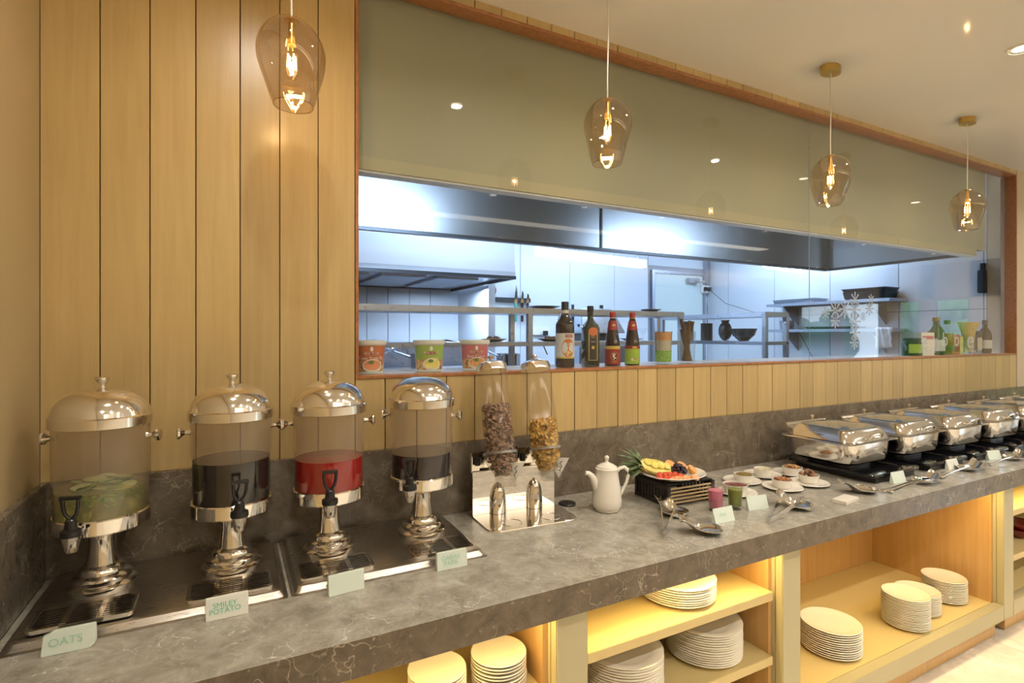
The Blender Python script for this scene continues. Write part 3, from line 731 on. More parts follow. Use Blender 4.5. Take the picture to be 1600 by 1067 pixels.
# ================================================================ DRINK DISPENSERS
CT = .900
def tray(x0, x1, y0, y1, drips, label):
    t = thing('drip_base', label, 'tray', ((x0+x1)/2, (y0+y1)/2, CT)); W, D = x1-x0, y1-y0
    M().rings([rrect(W, D, .012, 0), rrect(W, D, .012, .002), rrect(W-.018, D-.018, .012, .003), rrect(W-.034, D-.034, .014, .018), rrect(W-.044, D-.044, .014, .020)]).build('pan', 'tray', t)
    for dx, lift in drips:
        g = thing('drip_grille', None, None); g.parent = t; g.location = (dx-(x0+x1)/2, -.365-(y0+y1)/2, .0203+lift)
        for k in ('label', 'category'):
            if k in g: del g[k]
        # frame of a slotted grille: rim, slats and cross bars
        m = M(); w_, d_ = .205, .118
        m.rings([rrect(w_, d_, .016, 0), rrect(w_, d_, .016, .009), rrect(w_-.006, d_-.006, .014, .010), rrect(w_-.020, d_-.020, .010, .009), rrect(w_-.020, d_-.020, .010, 0)], False, False)
        m.box((-w_/2+.008, -d_/2+.008, 0), (w_/2-.008, d_/2-.008, .0012))
        m.build('grille_rim', 'steel', g)
        for x in (-w_/6, w_/6): boxobj('cross_bar', 'steel', g, (x-.006, -d_/2+.009, .0013), (x+.006, d_/2-.009, .0098))
        for k in range(8):
            y = -d_/2+.016+k*.0122
            for a, b in ((-w_/2+.010, -w_/6-.006), (-w_/6+.006, w_/6-.006), (w_/6+.006, w_/2-.010)): boxobj('slat', 'steel', g, (a, y-.0028, .0014), (b, y+.0028, .0095))
        boxobj('drip_well', 'black', g, (-w_/2+.012, -d_/2+.012, .00125), (w_/2-.012, d_/2-.012, .0016))
    return t
def regroup(t):   # grille empties must not nest past three levels: keep the grille rim as the part, slats below it
    for g in [o for o in bpy.data.objects if o.parent == t and o.name.startswith('drip_grille')]:
        rim = [o for o in bpy.data.objects if o.parent == g and o.name.startswith('grille_rim')][0]
        for o in [o for o in bpy.data.objects if o.parent == g and o != rim]: o.parent = rim
        rim.parent = t; rim.location = g.location; rim.name = 'drip_grille_plate'
        bpy.data.objects.remove(g)
ta = tray(-.452, .136, -.455, -.019, [(-.312, .004), (.0, 0)], 'steel drip tray base under the two left dispensers'); regroup(ta)
tb = tray(.144, .724, -.455, -.019, [(.272, 0), (.590, 0)], 'steel drip tray base under the two right dispensers'); regroup(tb)

def dispenser(x, y, level, liquid, label, spig, knob=True, r=.108, extra=None):
    t = thing('drink_dispenser', label, 'dispenser', (x, y, CT+.0202), spig); z0 = 0
    H = lambda z: z-CT-.0202
    M().lathe([(.078, 0), (.080, .004), (.079, .016), (.073, .021), (.066, .024), (.067, .034), (.062, .041), (.052, .045), (.051, .054), (.046, .061), (.037, .067)], 48).build('foot', 'steel', t)
    M().lathe([(.036, .066), (.033, .085), (.030, .115), (.031, .145), (.038, .165), (.060, .172), (.060, H(1.090))], 36).build('stem', 'steel', t)
    M().lathe([(.06, H(1.088)), (r-.002, H(1.088)), (r+.002, H(1.092)), (r+.002, H(1.125)), (r-.001, H(1.128)), (r-.004, H(1.128)), (r-.006, H(1.100)), (.001, H(1.100))], 64).build('collar_band', 'chrome', t)
    # clear vessel wall
    M().lathe([(r-.003, H(level)+.001), (r, H(level)+.03), (r+.001, H(1.366))], 64, cap0=False, cap1=False).build('vessel', 'vessel', t)
    M().lathe([(r-.006, H(1.101)), (r-.0035, H(1.129)), (r-.003, H(level)+.001)], 64, cap0=False, cap1=False).build('vessel_foot', 'clear', t)
    lq = M().lathe([(r-.007, H(1.102)), (r-.005, H(1.129)), (r-.0045, H(level)), ], 56).build('drink', liquid, t)
    # lid
    prof = [(r+.001, H(1.358)), (r+.007, H(1.360)), (r+.008, H(1.385)), (r+.004, H(1.388))]
    for k in range(1, 13):
        a = k/12*pi/2; prof.append(((r+.002)*cos(a)**.9+1e-4, H(1.388)+.072*sin(a)))
    M().lathe(prof, 64, cap0=False).build('lid', 'steel', t)
    if knob: M().lathe([(.010, H(1.457)), (.007, H(1.464)), (.008, H(1.470)), (.016, H(1.480)), (.017, H(1.486)), (.014, H(1.489))], 24).build('lid_knob', 'steel', t)
    for s_ in (-1, 1):
        h = M(); h.T = Tr(s_*(r-.001), 0, H(1.328)) @ Ry(s_*R(90))
        h.lathe([(.010, 0), (.007, .006), (.006, .014), (.010, .020), (.017, .026), (.018, .031), (.014, .034)], 20).build('side_knob', 'steel', t)
    # tap
    zt = H(1.118); ya = -r-.002
    b = M(); b.T = Tr(0, ya, zt) @ Rx(R(90)); b.lathe([(.013, -.003), (.013, .004), (.008, .006), (.008, .022)], 20); b.build('tap_collar', 'chrome', t)
    b = M(); b.lathe([(.022, zt-.008), (.023, zt-.003), (.022, zt+.006), (.014, zt+.010), (.012, zt+.030), (.008, zt+.034)], 24, (0, ya-.036)); b.box((-.007, ya-.036, zt-.004), (.007, ya-.014, zt+.006)); b.build('tap_body', 'black', t)
    b = M(); yy = ya-.036
    pts = [(0, yy, zt+.030), (-.012, yy-.001, zt+.045), (-.017, yy-.004, zt+.085), (.017, yy-.004, zt+.085), (.012, yy-.001, zt+.045)]
    b.tube([pts[0], pts[1], (-.016, yy-.002, zt+.062), pts[2]], .0045, 8); b.tube([pts[0], pts[4], (.016, yy-.002, zt+.062), pts[3]], .0045, 8)
    b.box((-.0215, yy-.010, zt+.082), (.0215, yy+.003, zt+.090)); b.build('tap_lever', 'black', t, ang=50)
    M().lathe([(.020, zt-.008), (.019, zt-.014), (.013, zt-.045), (.011, zt-.047)], 24, (0, yy)).build('tap_nozzle', 'steel', t)
    return t
dispenser(-.309, -.193, 1.195, 'water', 'steel dispenser of pale cucumber water, nearest the left wall', R(-15))
dispenser(.003, -.222, 1.243, 'coffee', 'steel dispenser of near-black drink, second from the left wall', R(7), r=.106)
dispenser(.276, -.222, 1.219, 'red', 'steel dispenser filled with bright red drink', R(-8), r=.107)
dispenser(.583, -.212, 1.203, 'berry', 'steel dispenser with dark drink and smooth knobless dome lid', R(-33), knob=False, r=.106)
# cucumber slices and mint floating in the first one
for i in range(18):
    a = random.random()*6.28; d = .095*random.random()**.5
    o = M().lathe([(.027, 0), (.028, .001), (.027, .0028), (.0005, .003)], 18).build('cucumber_slice', 'cucumber')
    M().lathe([(.0280, -.0002), (.0292, .001), (.0280, .003)], 18, cap0=False, cap1=False).build('rind', 'mint', o)
    o.location = (-.309+d*.75*cos(a), -.193+d*.75*sin(a), 1.186+.0012*i); o.rotation_euler = (random.uniform(-.25, .25), random.uniform(-.25, .25), 0)
    tag(o, 'thin cucumber slice floating in the pale water dispenser', 'cucumber', 'cucumber slices in the water')
def leaf(m, p, d, n_, L, W):
    d = Vector(d).normalized(); n_ = Vector(n_).normalized(); s_ = d.cross(n_).normalized()
    p = Vector(p); P = [p, p+d*L*.35+s_*W, p+d*L*.7+s_*W*.7, p+d*L-n_*L*.12, p+d*L*.7-s_*W*.7, p+d*L*.35-s_*W, p+d*L*.5+n_*W*.25]
    m.add([tuple(q) for q in P], [(0, 1, 6), (1, 2, 6), (2, 3, 6), (3, 4, 6), (4, 5, 6), (5, 0, 6)])
for j, (mx_, my_, lab) in enumerate(((.058, -.035, 'mint sprig floating at the right in the pale water'), (-.04, -.06, 'mint sprig floating at the left in the pale water'), (.012, -.078, 'mint sprig floating at the front middle of the pale water'))):
    m = M()
    for i in range(34):
        a = random.random()*6.28; e = random.uniform(-.5, .5); q = (random.uniform(-.026, .026), random.uniform(-.016, .016), random.uniform(-.022, .004))
        leaf(m, q, (cos(a), sin(a), e), (0, 0, 1), random.uniform(.012, .02), .006)
    o = m.build('mint_sprig', 'mint', smooth=False); o.location = (-.309+mx_, -.193+my_, 1.186); tag(o, lab, 'herb')

# ================================================================ CARDS
def card(x, y, a, w_, h, label, lean=8, key=None, mt='card', ink='ink', lying=False, cut=False):
    t = thing('name_card', label, 'card', (x, y, CT), R(a))
    poly = [(-w_/2, 0), (w_/2, 0), (w_/2, h), (-w_/2, h)]
    if cut: poly = [(-w_/2, 0), (w_/2-.010, 0), (w_/2, .008), (w_/2, h), (-w_/2+.022, h), (-w_/2+.012, h-.006), (-w_/2+.003, h-.008)]
    # wedge-shaped block: front face leaning back, thicker at the foot
    bm_ = M(); k = math.tan(R(lean))
    if lying: bm_.box((-w_/2, -.029, 0.0003), (w_/2, .029, .015))
    else: bm_.rings([[(px, pz*k, pz+.0003) for px, pz in poly], [(px, .022-pz*.10, pz+.0003) for px, pz in poly]])
    bm_.build('block', mt, t, bevel=.0012)
    if key:
        letter(key, ink, t, (Tr(-.005, -.0012+h*.5*k, h*.52) @ Rx(R(-lean)) @ Ry(R(-1))))
    return t
card(-.319, -.492, -.7, .096, .050, 'pale green card with a faint word, in front of the water dispenser', key='oats', cut=True, ink='faint_ink')
card(-.008, -.492, .5, .094, .053, 'off-white card handwritten in two green lines', key='smiley', mt='cardw')
card(.280, -.497, 5, .096, .053, 'blank pale green card in front of the red dispenser')
card(.590, -.488, -.5, .096, .051, 'pale green card with two smudged words, by the knobless dispenser', key='garas', ink='faint_ink')
card(1.644, -.585, -1, .10, .052, 'pale green card in front of the two smoothie glasses', 18, key='faint', ink='faint_ink')
card(1.882, -.545, -9, .10, .053, 'blank pale green card right of the green smoothie', 18)
card(2.815, -.594, -3, .098, .051, 'pale green card in front of the nearest chafing dish', 18)
card(3.353, -.582, -4, .095, .050, 'whitish card in front of the second chafing dish', 18, mt='cardw')
card(3.816, -.580, -14, .095, .049, 'pale green card in front of the third chafing dish', 18)
card(2.297, -.642, 8, .118, .05, 'small white block card lying flat near the worktop edge', lying=True, mt='white')

# ================================================================ CEREAL DISPENSER
cdt = thing('cereal_dispenser', 'steel twin cereal dispenser with two leaning clear tubes', 'dispenser', (1.0, -.19, CT), R(-3))
M().rings([rrect(.37, .225, .045, 0), rrect(.37, .225, .045, .003), rrect(.366, .221, .043, .006)]).build('base_plate', 'chrome', cdt)
for x in (-.075, .090): M().tube([(x+.038*cos(a), -.045+.038*sin(a), .0062) for a in [2*pi*i/28 for i in range(28)]], .0013, 6, closed=True).build('cup_ring', 'steel', cdt)
M().box((-.180, .086, .006), (.180, .090, .175)).box((-.180, .086, .170), (.180, .110, .175)).build('back_panel', 'chrome', cdt, bevel=.001, seg=1)
M().box((-.182, .090, .17), (-.150, .112, .245)).box((.150, .090, .17), (.182, .112, .235)).box((-.182, .108, .17), (.182, .112, .245)).build('bracket', 'chrome', cdt, smooth=False)
for x in (-.075, .085):
    m = M(); rs = []
    for i in range(11):
        z = .007+.118*i/10; r_ = .034*math.sqrt(max(0, 1-(i/10)**3.2))+.0004
        rs.append([(x+r_*cos(a), .086-r_*sin(a)*.9, z) for a in [pi*j/12 for j in range(13)]])
    m.rings(rs, True, True); m.build('scoop_guard', 'chrome', cdt)
for i, x in enumerate((-.100, .092)):
    tilt = Tr(x, 0, .257) @ Rx(R(-15.5))
    def part(name, fn, mt, **k):
        m = M(); m.T = tilt; fn(m); return m.build(name, mt, cdt, **k)
    part('tube', lambda m: m.lathe([(.0585, .0), (.0585, .325)], 48, cap0=False, cap1=False), 'acryl')
    part('hopper', lambda m: m.lathe([(.030, -.085), (.034, -.075), (.058, -.035), (.062, -.012), (.062, .004)], 40, cap0=False, cap1=False), 'acryl')
    part('collar', lambda m: m.lathe([(.0592, -.004), (.066, -.003), (.066, .006), (.061, .008), (.0592, .008)], 40), 'collar')
    part('cap', lambda m: m.lathe([(.0600, .315), (.0600, .332), (.057, .342), (.045, .350), (.018, .354), (.0005, .355)], 40), 'chrome')
    part('cap_knob', lambda m: m.lathe([(.005, .354), (.005, .362), (.013, .371), (.013, .375), (.004, .378)], 20), 'chrome')
    part('chute', lambda m: m.rings([rrect(.060, .060, .012, -.125, c=(0, -.022)), rrect(.066, .070, .012, -.10, c=(0, -.022)), rrect(.060, .062, .012, -.06, c=(0, -.012))], False, False), 'acryl')
    b = M(); b.T = Tr(x+.030, -.052, .168) @ Rz(R(-30)) @ Rx(R(-12)) @ Matrix.Scale(1.35, 4)
    b.rings([[(-.030, 0, .045), (.030, 0, .045), (0, 0, -.012)], [(-.030, .006, .045), (.030, .006, .045), (0, .006, -.012)]]); bo = b.build('triangle_badge', 'badge', cdt, bevel=.001)
    b = M(); b.T = Tr(x+.030, -.0535, .168) @ Rz(R(-30)) @ Rx(R(-12)) @ Matrix.Scale(1.35, 4)
    b.tube([(-.010, 0, .034), (-.004, 0, .018), (-.008, 0, .034)], .0012, 5); b.tube([(.010, 0, .036), (.002, 0, .030), (.008, 0, .022), (.000, 0, .008)], .0012, 5); b.build('badge_mark', 'dark', bo)
    k = M(); k.lathe([(.012, 0), (.012, .03)], 16, (x-.062, .08)); k.T = ID; k.v = [(p[0], p[1], p[2]+.20) for p in k.v]; k.build('paddle_knob', 'black', cdt)
M().lathe([(.012, .200), (.012, .262)], 16, (-.004, .08)).build('mounting_post', 'black', cdt)
# cereal filling
def fill(name, label, x, zt, n_, mt, kind):
    T = Matrix.Translation(cdt.location) @ Rz(R(-3)) @ Tr(x, 0, .257) @ Rx(R(-15.5)); m = M()
    for i in range(n_):
        z = -.075+(zt+.075)*((i+.5)/n_); rr = .0515 if z > -.03 else .028+(z+.075)*.45
        a = random.random()*6.28; d = rr*random.random()**.30
        top = zt-.0 if True else 0
        m.T = T @ Tr(d*cos(a), d*sin(a), z+random.uniform(-.004, .004)) @ Matrix.Rotation(random.random()*6, 4, Vector((random.random(), random.random(), random.random()+.01)).normalized())
        if kind == 'shell': m.ell((0, 0, 0), (.0100, .0085, .0050), 8, 5, -.25, 1)
        else:
            r_ = random.uniform(.007, .012)
            m.add([(0, 0, .003)]+[(r_*cos(q*pi/3)*random.uniform(.7, 1.1), r_*sin(q*pi/3), random.uniform(-.003, .002)) for q in range(6)], [(0, q+1, (q+1) % 6+1) for q in range(6)])
    o = m.build(name, mt, smooth=(kind == 'shell')); tag(o, label, 'cereal', kind='stuff'); return o
fill('chocolate_shells', 'brown shell-shaped chocolate cereal filling the left tube', -.100, .185, 800, 'choco', 'shell')
fill('corn_flakes', 'golden corn flakes filling the lower part of the right tube', .092, .112, 1100, 'flake', 'flake')
t = thing('black_coaster', 'flat black round lid lying behind the cereal dispenser base', 'lid', (1.235, -.131, CT))
M().lathe([(.034, 0), (.036, .002), (.036, .006), (.034, .008), (.004, .008), (.003, .011)], 32).build('disc', 'black', t)

# ================================================================ COFFEE POT
t = thing('coffee_pot', 'tall white porcelain coffee pot with a knob lid', 'pot', (1.339, -.261, CT), R(-12))
M().lathe([(.045, 0), (.049, .002), (.050, .008), (.055, .012), (.0595, .025), (.060, .045), (.055, .09), (.048, .13), (.044, .162), (.0455, .167), (.041, .170), (.001, .168)], 48).build('body', 'white', t)
M().lathe([(.042, .169), (.040, .175), (.026, .184), (.010, .190), (.006, .196), (.009, .204), (.010, .211), (.006, .217), (.0005, .219)], 36).build('lid', 'white', t)
m = M(); pts = [(-.040, .085), (-.052, .115), (-.066, .140), (-.080, .152), (-.094, .154)]
m.tube([(x, 0, z) for x, z in pts], [.020, .017, .013, .010, .0085], 14); m.build('spout', 'white', t)
m = M(); m.tube([(.043, 0, .150), (.058, 0, .163), (.078, 0, .166), (.092, 0, .154), (.096, 0, .134), (.088, 0, .105), (.072, 0, .075), (.057, 0, .052)], [.006, .006, .006, .006, .0055, .005, .005, .006], 10, flat=1.3); m.build('handle', 'white', t)

# ================================================================ FRUIT CRATE
KX0, KY0 = 1.700, -.262; KA = R(0)
t = thing('slatted_crate', 'black wooden riser crate with pale dowels on its front', 'crate', (KX0, KY0, CT), R(-3))
a, b, h = .118, .100, .088
m = M()
for sx in (-1, 1):
    for sy in (-1, 1): boxobj('corner_post', 'crate', t, (sx*a-.008, sy*b-.008, 0), (sx*a+.008, sy*b+.008, h), bevel=.001)
for sx in (-1, 1):
    boxobj('side_rail', 'crate', t, (sx*a-.0075, -b+.0081, .001), (sx*a+.0075, b-.0081, .016)); boxobj('side_rail', 'crate', t, (sx*a-.0075, -b+.0081, h-.020), (sx*a+.0075, b-.0081, h-.001))
    for k in range(9):
        y = -b+.018+k*.0205; boxobj('side_slat', 'crate', t, (sx*a-.004, y-.005, .0161), (sx*a+.004, y+.005, h-.0201))
for sy in (-1, 1):
    for k in range(5):
        z = .014+k*.0145; m = M(); m.tube([(-a+.008, sy*b, z), (a-.008, sy*b, z)], .0042, 8); m.build('dowel', 'dowel' if sy < 0 else 'crate', t)
boxobj('top_board', 'crate', t, (-a, -b, h+.0003), (a, b, h+.004))
PZ = CT+h+.0046
t = thing('fruit_platter', 'large white platter of cut fruit on the black crate', 'plate', (1.677, -.285, PZ))
M().lathe([(.075, 0), (.080, .001), (.085, .005), (.132, .019), (.141, .023), (.139, .0255), (.130, .0225), (.084, .010), (.001, .009)], 64, sy=.86).build('platter', 'white', t)
FZ = PZ+.011
# pineapple half with its crown
t = thing('pineapple_half', 'half pineapple with leafy crown, cut side up on the platter', 'pineapple', (1.612, -.238, FZ+.034), R(-28)); t.rotation_euler = (R(30), R(12), R(-24)); t.scale = (1.22, 1.22, 1.22)
m = M(); rs = []
for i in range(13):
    u_ = i/12; x = -.058+.128*u_; r_ = .040*math.sin(pi*(.10+.82*u_))**.55
    rs.append([(x, r_*cos(q), -abs(r_*sin(q))*.85) for q in [pi+pi*j/12 for j in range(13)]])
m.rings(rs, True, True); m.build('rind', 'pskin', t)
m = M(); pr = []
for i in range(25):
    q = 2*pi*i/25; r1 = .066; r2 = .034; pr.append((.006+r1*cos(q)*.92, r2*sin(q)))
m.rings([[(x, y, -.003) for x, y in pr], [(x, y, .003) for x, y in pr], [(.006+(x-.006)*.8, y*.8, .009) for x, y in pr], [(.006+(x-.006)*.75, y*.70, .004) for x, y in pr]]); m.build('flesh', 'pflesh', t)
for k in range(4): M().ell((-.028+.024*k, random.uniform(-.006, .006), .010), (.014, .017, .006), 12, 6).build('flesh_chunk', 'pflesh', t)
def pleafmesh(m, base, d, L, W):
    d = Vector(d).normalized(); base = Vector(base); s_ = d.cross(Vector((0, 0, 1))).normalized(); up = s_.cross(d).normalized(); rs = []
    for i in range(6):
        u_ = i/5; c = base+d*L*u_+up*(-.35*L*u_*u_)+Vector((0, 0, .22*L*u_)); wd = W*(1-u_**1.5)+.0006
        rs.append([tuple(c+s_*wd), tuple(c+up*wd*.12), tuple(c-s_*wd), tuple(c-up*wd*.5)])
    m.rings(rs)
for k in range(26):
    q = k*2.4; lay = k/26; e = .25+1.2*lay; ra = .018*(1-lay*.6)
    d = (-e-.25, cos(q)*(1.15-lay*.85), sin(q)*(1.0-lay*.8)+.12)
    m = M(); pleafmesh(m, (-.052, ra*cos(q), ra*sin(q)-.008), d, .050+.030*lay+random.uniform(-.006, .006), .0085); m.build('leaf', 'pleaf', t)
OR3 = ['first', 'second', 'third', 'fourth', 'fifth', 'sixth', 'seventh', 'eighth', 'ninth']
def chunk(name, label, x, y, z, sx, sy, sz, mt, cat, group, rot):
    m = M(); pts = [(-1, -1, -1), (1, -1, -1), (1, 1, -1), (-1, 1, -1), (-.6, -.7, 1), (.7, -.6, 1), (.6, .7, 1), (-.7, .6, 1)]
    pts = [(p[0]*sx*random.uniform(.85, 1.1), p[1]*sy*random.uniform(.85, 1.1), (p[2]+1)*sz) for p in pts]
    m.add(pts, [(0, 3, 2, 1), (4, 5, 6, 7), (0, 1, 5, 4), (1, 2, 6, 5), (2, 3, 7, 6), (3, 0, 4, 7)])
    o = m.build(name, mt, bevel=.002); o.location = (x, y, z); o.rotation_euler = (random.uniform(-.1, .1), random.uniform(-.1, .1), rot); tag(o, label, cat, group)
for i in range(9):
    u_ = i/8; chunk('watermelon_chunk', f'red watermelon chunk, {OR3[i]} from the left before the pineapple', 1.572+.080*u_+random.uniform(-.003, .003), -.312-.032*u_+(i % 2)*.014, FZ+.001+(i % 2)*.004, .0135, .012, .011, 'melon', 'watermelon', 'watermelon chunks on the platter', random.random()*3)
for i in range(7):
    u_ = i/6
    m = M(); m.rings([[(.030*cos(q)*rr_, .012*sin(q)*rr_, zz) for q in [2*pi*j/14 for j in range(14)]] for zz, rr_ in ((0, .9), (.003, 1), (.008, .95), (.012, .6))])
    o = m.build('melon_slice', 'papaya'); o.location = (1.612+.095*u_, -.352-.030*u_, FZ+.003+.003*(i % 2)); o.rotation_euler = (random.uniform(-.15, .15), random.uniform(-.2, .2), .3+.5*u_); tag(o, f'pale orange melon slice, {OR3[i]} from the left along the platter front rim', 'melon', 'melon slices on the platter')
for i, (x, y, z, lab) in enumerate(((1.690, -.196, .020, 'orange half right behind the pineapple'), (1.728, -.212, .024, 'orange half behind the grapes'), (1.762, -.250, .022, 'orange half at the right rear of the platter'), (1.772, -.300, .016, 'orange half lying right of the grapes'))):
    m = M(); m.ell((0, 0, 0), (.023, .023, .019), 20, 8, -1, 0.05); o = m.build('orange_half', 'orange'); o.location = (x, y, FZ+z+.003); o.rotation_euler = (R(35), R(10*i-10), 0); tag(o, lab, 'orange')
    m = M()
    for k in range(8): q = k*pi/4; m.add([(.004*cos(q), .004*sin(q), .0016), (.019*cos(q+.08), .019*sin(q+.08), .0016), (.021*cos(q+.39), .021*sin(q+.39), .003), (.019*cos(q+.70), .019*sin(q+.70), .0016)], [(0, 1, 2, 3)])
    m.build('segments', 'papaya', o, smooth=False)
t = thing('grape_bunch', 'bunch of black grapes in the middle of the platter', 'grapes', (1.700, -.285, FZ+.004))
gd = None
for i in range(34):
    if i < 15: q = i*2.4; d = .006+.0095*math.sqrt(i); z = .009
    elif i < 27: q = i*2.4; d = .004+.0075*math.sqrt(i-15); z = .022
    else: q = i*2.4; d = .003+.006*math.sqrt(i-27); z = .034
    if gd is None: o = M().ell((0, 0, 0), .0088, 12, 8).build('grape', 'grape', t); gd = o.data
    else: o = bpy.data.objects.new('grape', gd); C.objects.link(o); o.parent = t
    o.location = (d*cos(q), d*sin(q)*.8, z)

# ================================================================ SAUCERS AND BOWLS
def saucer(x, y, r, lab):
    t = thing('saucer', lab, 'saucer', (x, y, CT), 0, 'saucers under the small bowls')
    M().lathe([(r*.50, 0), (r*.55, .001), (r*.60, .004), (r*.97, .0105), (r, .0125), (r*.975, .0145), (r*.62, .0065), (.001, .006)], 48).build('dish', 'white', t)
def ramekin(x, y, r, lab, z=CT+.0068, h=.036):
    t = thing('small_bowl', lab, 'bowl', (x, y, z), 0, 'small white bowls on saucers')
    M().lathe([(r*.78, 0), (r*.84, .002), (r*.97, h*.7), (r, h), (r*.93, h), (r*.90, h*.6), (r*.70, .006), (.001, .005)], 48).build('bowl', 'white', t); return z+h
def nuts(name, label, x, y, z, r, mt, n_, sz, cat, heap=.010):
    m = M()
    m.lathe([(r*.80, z-.012), (r*.84, z-.006), (r*.5, z-.002+heap*.3), (.001, z+heap*.5)], 20, (x, y))
    for i in range(n_):
        a = random.random()*6.28; d = r*.80*random.random()**.5; zz = z-.004+heap*(1-(d/r)**2)
        m.T = Tr(x+d*cos(a), y+d*sin(a), zz) @ Matrix.Rotation(random.random()*6, 4, Vector((random.random(), random.random(), random.random()+.1)).normalized())
        m.ell((0, 0, 0), sz, 7, 5)
    m.T = ID; o = m.build(name, mt); tag(o, label, cat, kind='stuff')
saucer(2.160, -.236, .086, 'white saucer under the raisin bowl'); z = ramekin(2.160, -.246, .046, 'small white bowl of greenish raisins')
nuts('raisins', 'greenish golden raisins heaped in a small bowl', 2.160, -.246, z-.004, .042, 'raisin', 90, (.0055, .004, .0035), 'raisins')
saucer(2.345, -.205, .088, 'white saucer under the pale seed bowl'); z = ramekin(2.335, -.218, .045, 'small white bowl of pale seeds')
nuts('melon_seeds', 'pale seeds filling a small white bowl', 2.335, -.218, z-.006, .041, 'seed', 150, (.005, .003, .0012), 'seeds', .004)
saucer(2.505, -.250, .088, 'white saucer under the walnut bowl'); z = ramekin(2.490, -.266, .046, 'small white bowl of walnuts nearest the chafing dish')
nuts('walnuts', 'brown walnut pieces heaped in a small bowl', 2.490, -.266, z-.002, .042, 'walnut', 42, (.009, .007, .006), 'nuts', .012)
saucer(2.232, -.396, .087, 'white saucer under the almond bowl'); z = ramekin(2.238, -.390, .045, 'small white bowl of almonds')
nuts('almonds', 'reddish-brown almonds heaped in a small bowl', 2.238, -.390, z-.002, .041, 'nut', 46, (.010, .0065, .004), 'nuts', .010)
saucer(2.407, -.408, .087, 'white saucer under the dried fig bowl'); z = ramekin(2.424, -.396, .045, 'small white bowl of dried figs')
for i in range(9):
    a = i*2.2; d = (.010, .026)[i < 6]*(1 if i else 0)+.002; o = M().ell((0, 0, 0), (.015, .014, .010), 14, 8).build('dried_fig', 'fig')
    o.location = (2.424+d*cos(a), -.396+d*sin(a), z+.000+(.012 if i >= 6 else 0)); o.rotation_euler = (random.random(), random.random(), 0); tag(o, 'brown dried fig heaped in the front right bowl', 'fig', 'dried figs in the bowl')
saucer(1.982, -.357, .083, 'white saucer behind the smoothie glasses'); z = ramekin(1.960, -.365, .053, 'white bowl of dark red jam behind the green smoothie', h=.044)
o = M().lathe([(.047, z-.010), (.0485, z-.006), (.001, z-.006)], 32, (1.960, -.365)).build('red_jam', 'jam'); tag(o, 'dark red jam filling the bowl behind the glasses', 'jam', kind='stuff')
def smoothie(x, y, mt, lab, lv, h=.100, r=.0285):
    t = thing('smoothie_glass', lab, 'glass', (x, y, CT))
    M().lathe([(r*.86, 0), (r*.90, .001), (r*.93, .014), (r, h), (r-.0016, h), (r*.90, .016), (.001, .014)], 36).build('glass', 'glass', t)
    M().lathe([(r*.88, .0165), (r*.955, lv), (.0005, lv)], 36).build('drink', mt, t)
smoothie(1.720, -.470, 'pink', 'small clear glass of pink smoothie', .082)
smoothie(1.806, -.492, 'green', 'small clear glass of green smoothie', .080)

# ================================================================ SPOON RESTS AND TONGS
def rest_mesh(m):
    # bowl at -x, raised squared neck at +x
    NI, NJ = 22, 14; grid = []
    for i in range(NI+1):
        u_ = i/NI; x = -.072+.150*u_
        wb = .056*math.sqrt(max(0, 1-((x+.026)/.047)**2)) if x < -.026 else .056
        if x >= -.026: s_ = min(1, (x+.026)/.055); s_ = s_*s_*(3-2*s_); wb = .056*(1-s_)+.033*s_
        if x > .045: wb = .033+(x-.045)*.10
        wb = max(wb, .0015)
        k = max(0, (x-.005)/.073); rim = .021+.036*k*k*(3-2*min(k, 1))*.9; dp = .0180*(1-.55*min(1, k))
        row = []
        for j in range(NJ+1):
            v_ = -1+2*j/NJ
            edge = rim-dp*(1-v_*v_)*min(1, wb/.02)
            if x > .060 and abs(v_) < .5: edge -= .006*(x-.060)/.018
            row.append((x, wb*v_, max(edge, .0016)))
        grid.append(row)
    m.rings(grid, False, False, closed=False)
proto = None
RM = M(); rest_mesh(RM)
def rest(x, y, a, lab):
    global proto
    t = thing('spoon_rest', lab, 'spoon rest', (x, y, CT), R(a), 'steel spoon rests on the worktop')
    if proto is None:
        o = RM.build('rest_bowl', 'chrome', t, ang=70); md = o.modifiers.new('thickness', 'SOLIDIFY'); md.thickness = .0014; md.offset = 1; proto = o
    else:
        o = proto.copy(); C.objects.link(o); o.parent = t
rest(1.535, -.415, 75, 'steel spoon rest in front of the black crate')
rest(1.480, -.622, 148, 'steel spoon rest lying alone near the worktop front edge')
rest(2.030, -.590, 100, 'steel spoon rest under the tongs, right of the blank card')
rest(2.480, -.595, 150, 'steel spoon rest beside the flat white block')
rest(2.930, -.650, -10, 'steel spoon rest before the first chafing dish')
rest(3.410, -.628, -8, 'steel spoon rest before the second chafing dish')
rest(3.925, -.628, -8, 'steel spoon rest before the third chafing dish')
def tongs(h, a, b, lab, w_=.0105):
    t = thing('serving_tongs', lab, 'tongs', h); h = Vector(h)
    for p in (a, b):
        d = Vector(p)-h; m = M(); side = d.cross(Vector((0, 0, 1))).normalized(); rs = []
        for i in range(13):
            u_ = i/12; c = d*u_+Vector((0, 0, .018*sin(pi*u_)*.4)); wd = w_*(1-.3*u_) if u_ < .85 else w_*1.25
            bow = (Vector(b)-Vector(a)).normalized()*(.006*sin(pi*u_))*(1 if p is b else -1); c = c+bow
            q = Vector((0, 0, 1))
            rs.append([tuple(c+q*wd+side*.0014), tuple(c+q*wd-side*.0014), tuple(c-q*wd-side*.0014), tuple(c-q*wd+side*.0014)])
        m.rings(rs); m.build('arm', 'chrome', t)
    m = M(); da = (Vector(a)-h).normalized(); db = (Vector(b)-h).normalized()
    M().rings([[tuple(v*.012+Vector((0, 0, zz))) for v in (da, -(da+db)*.5, db)] for zz in (-w_, w_)]).build('spring_end', 'chrome', t)
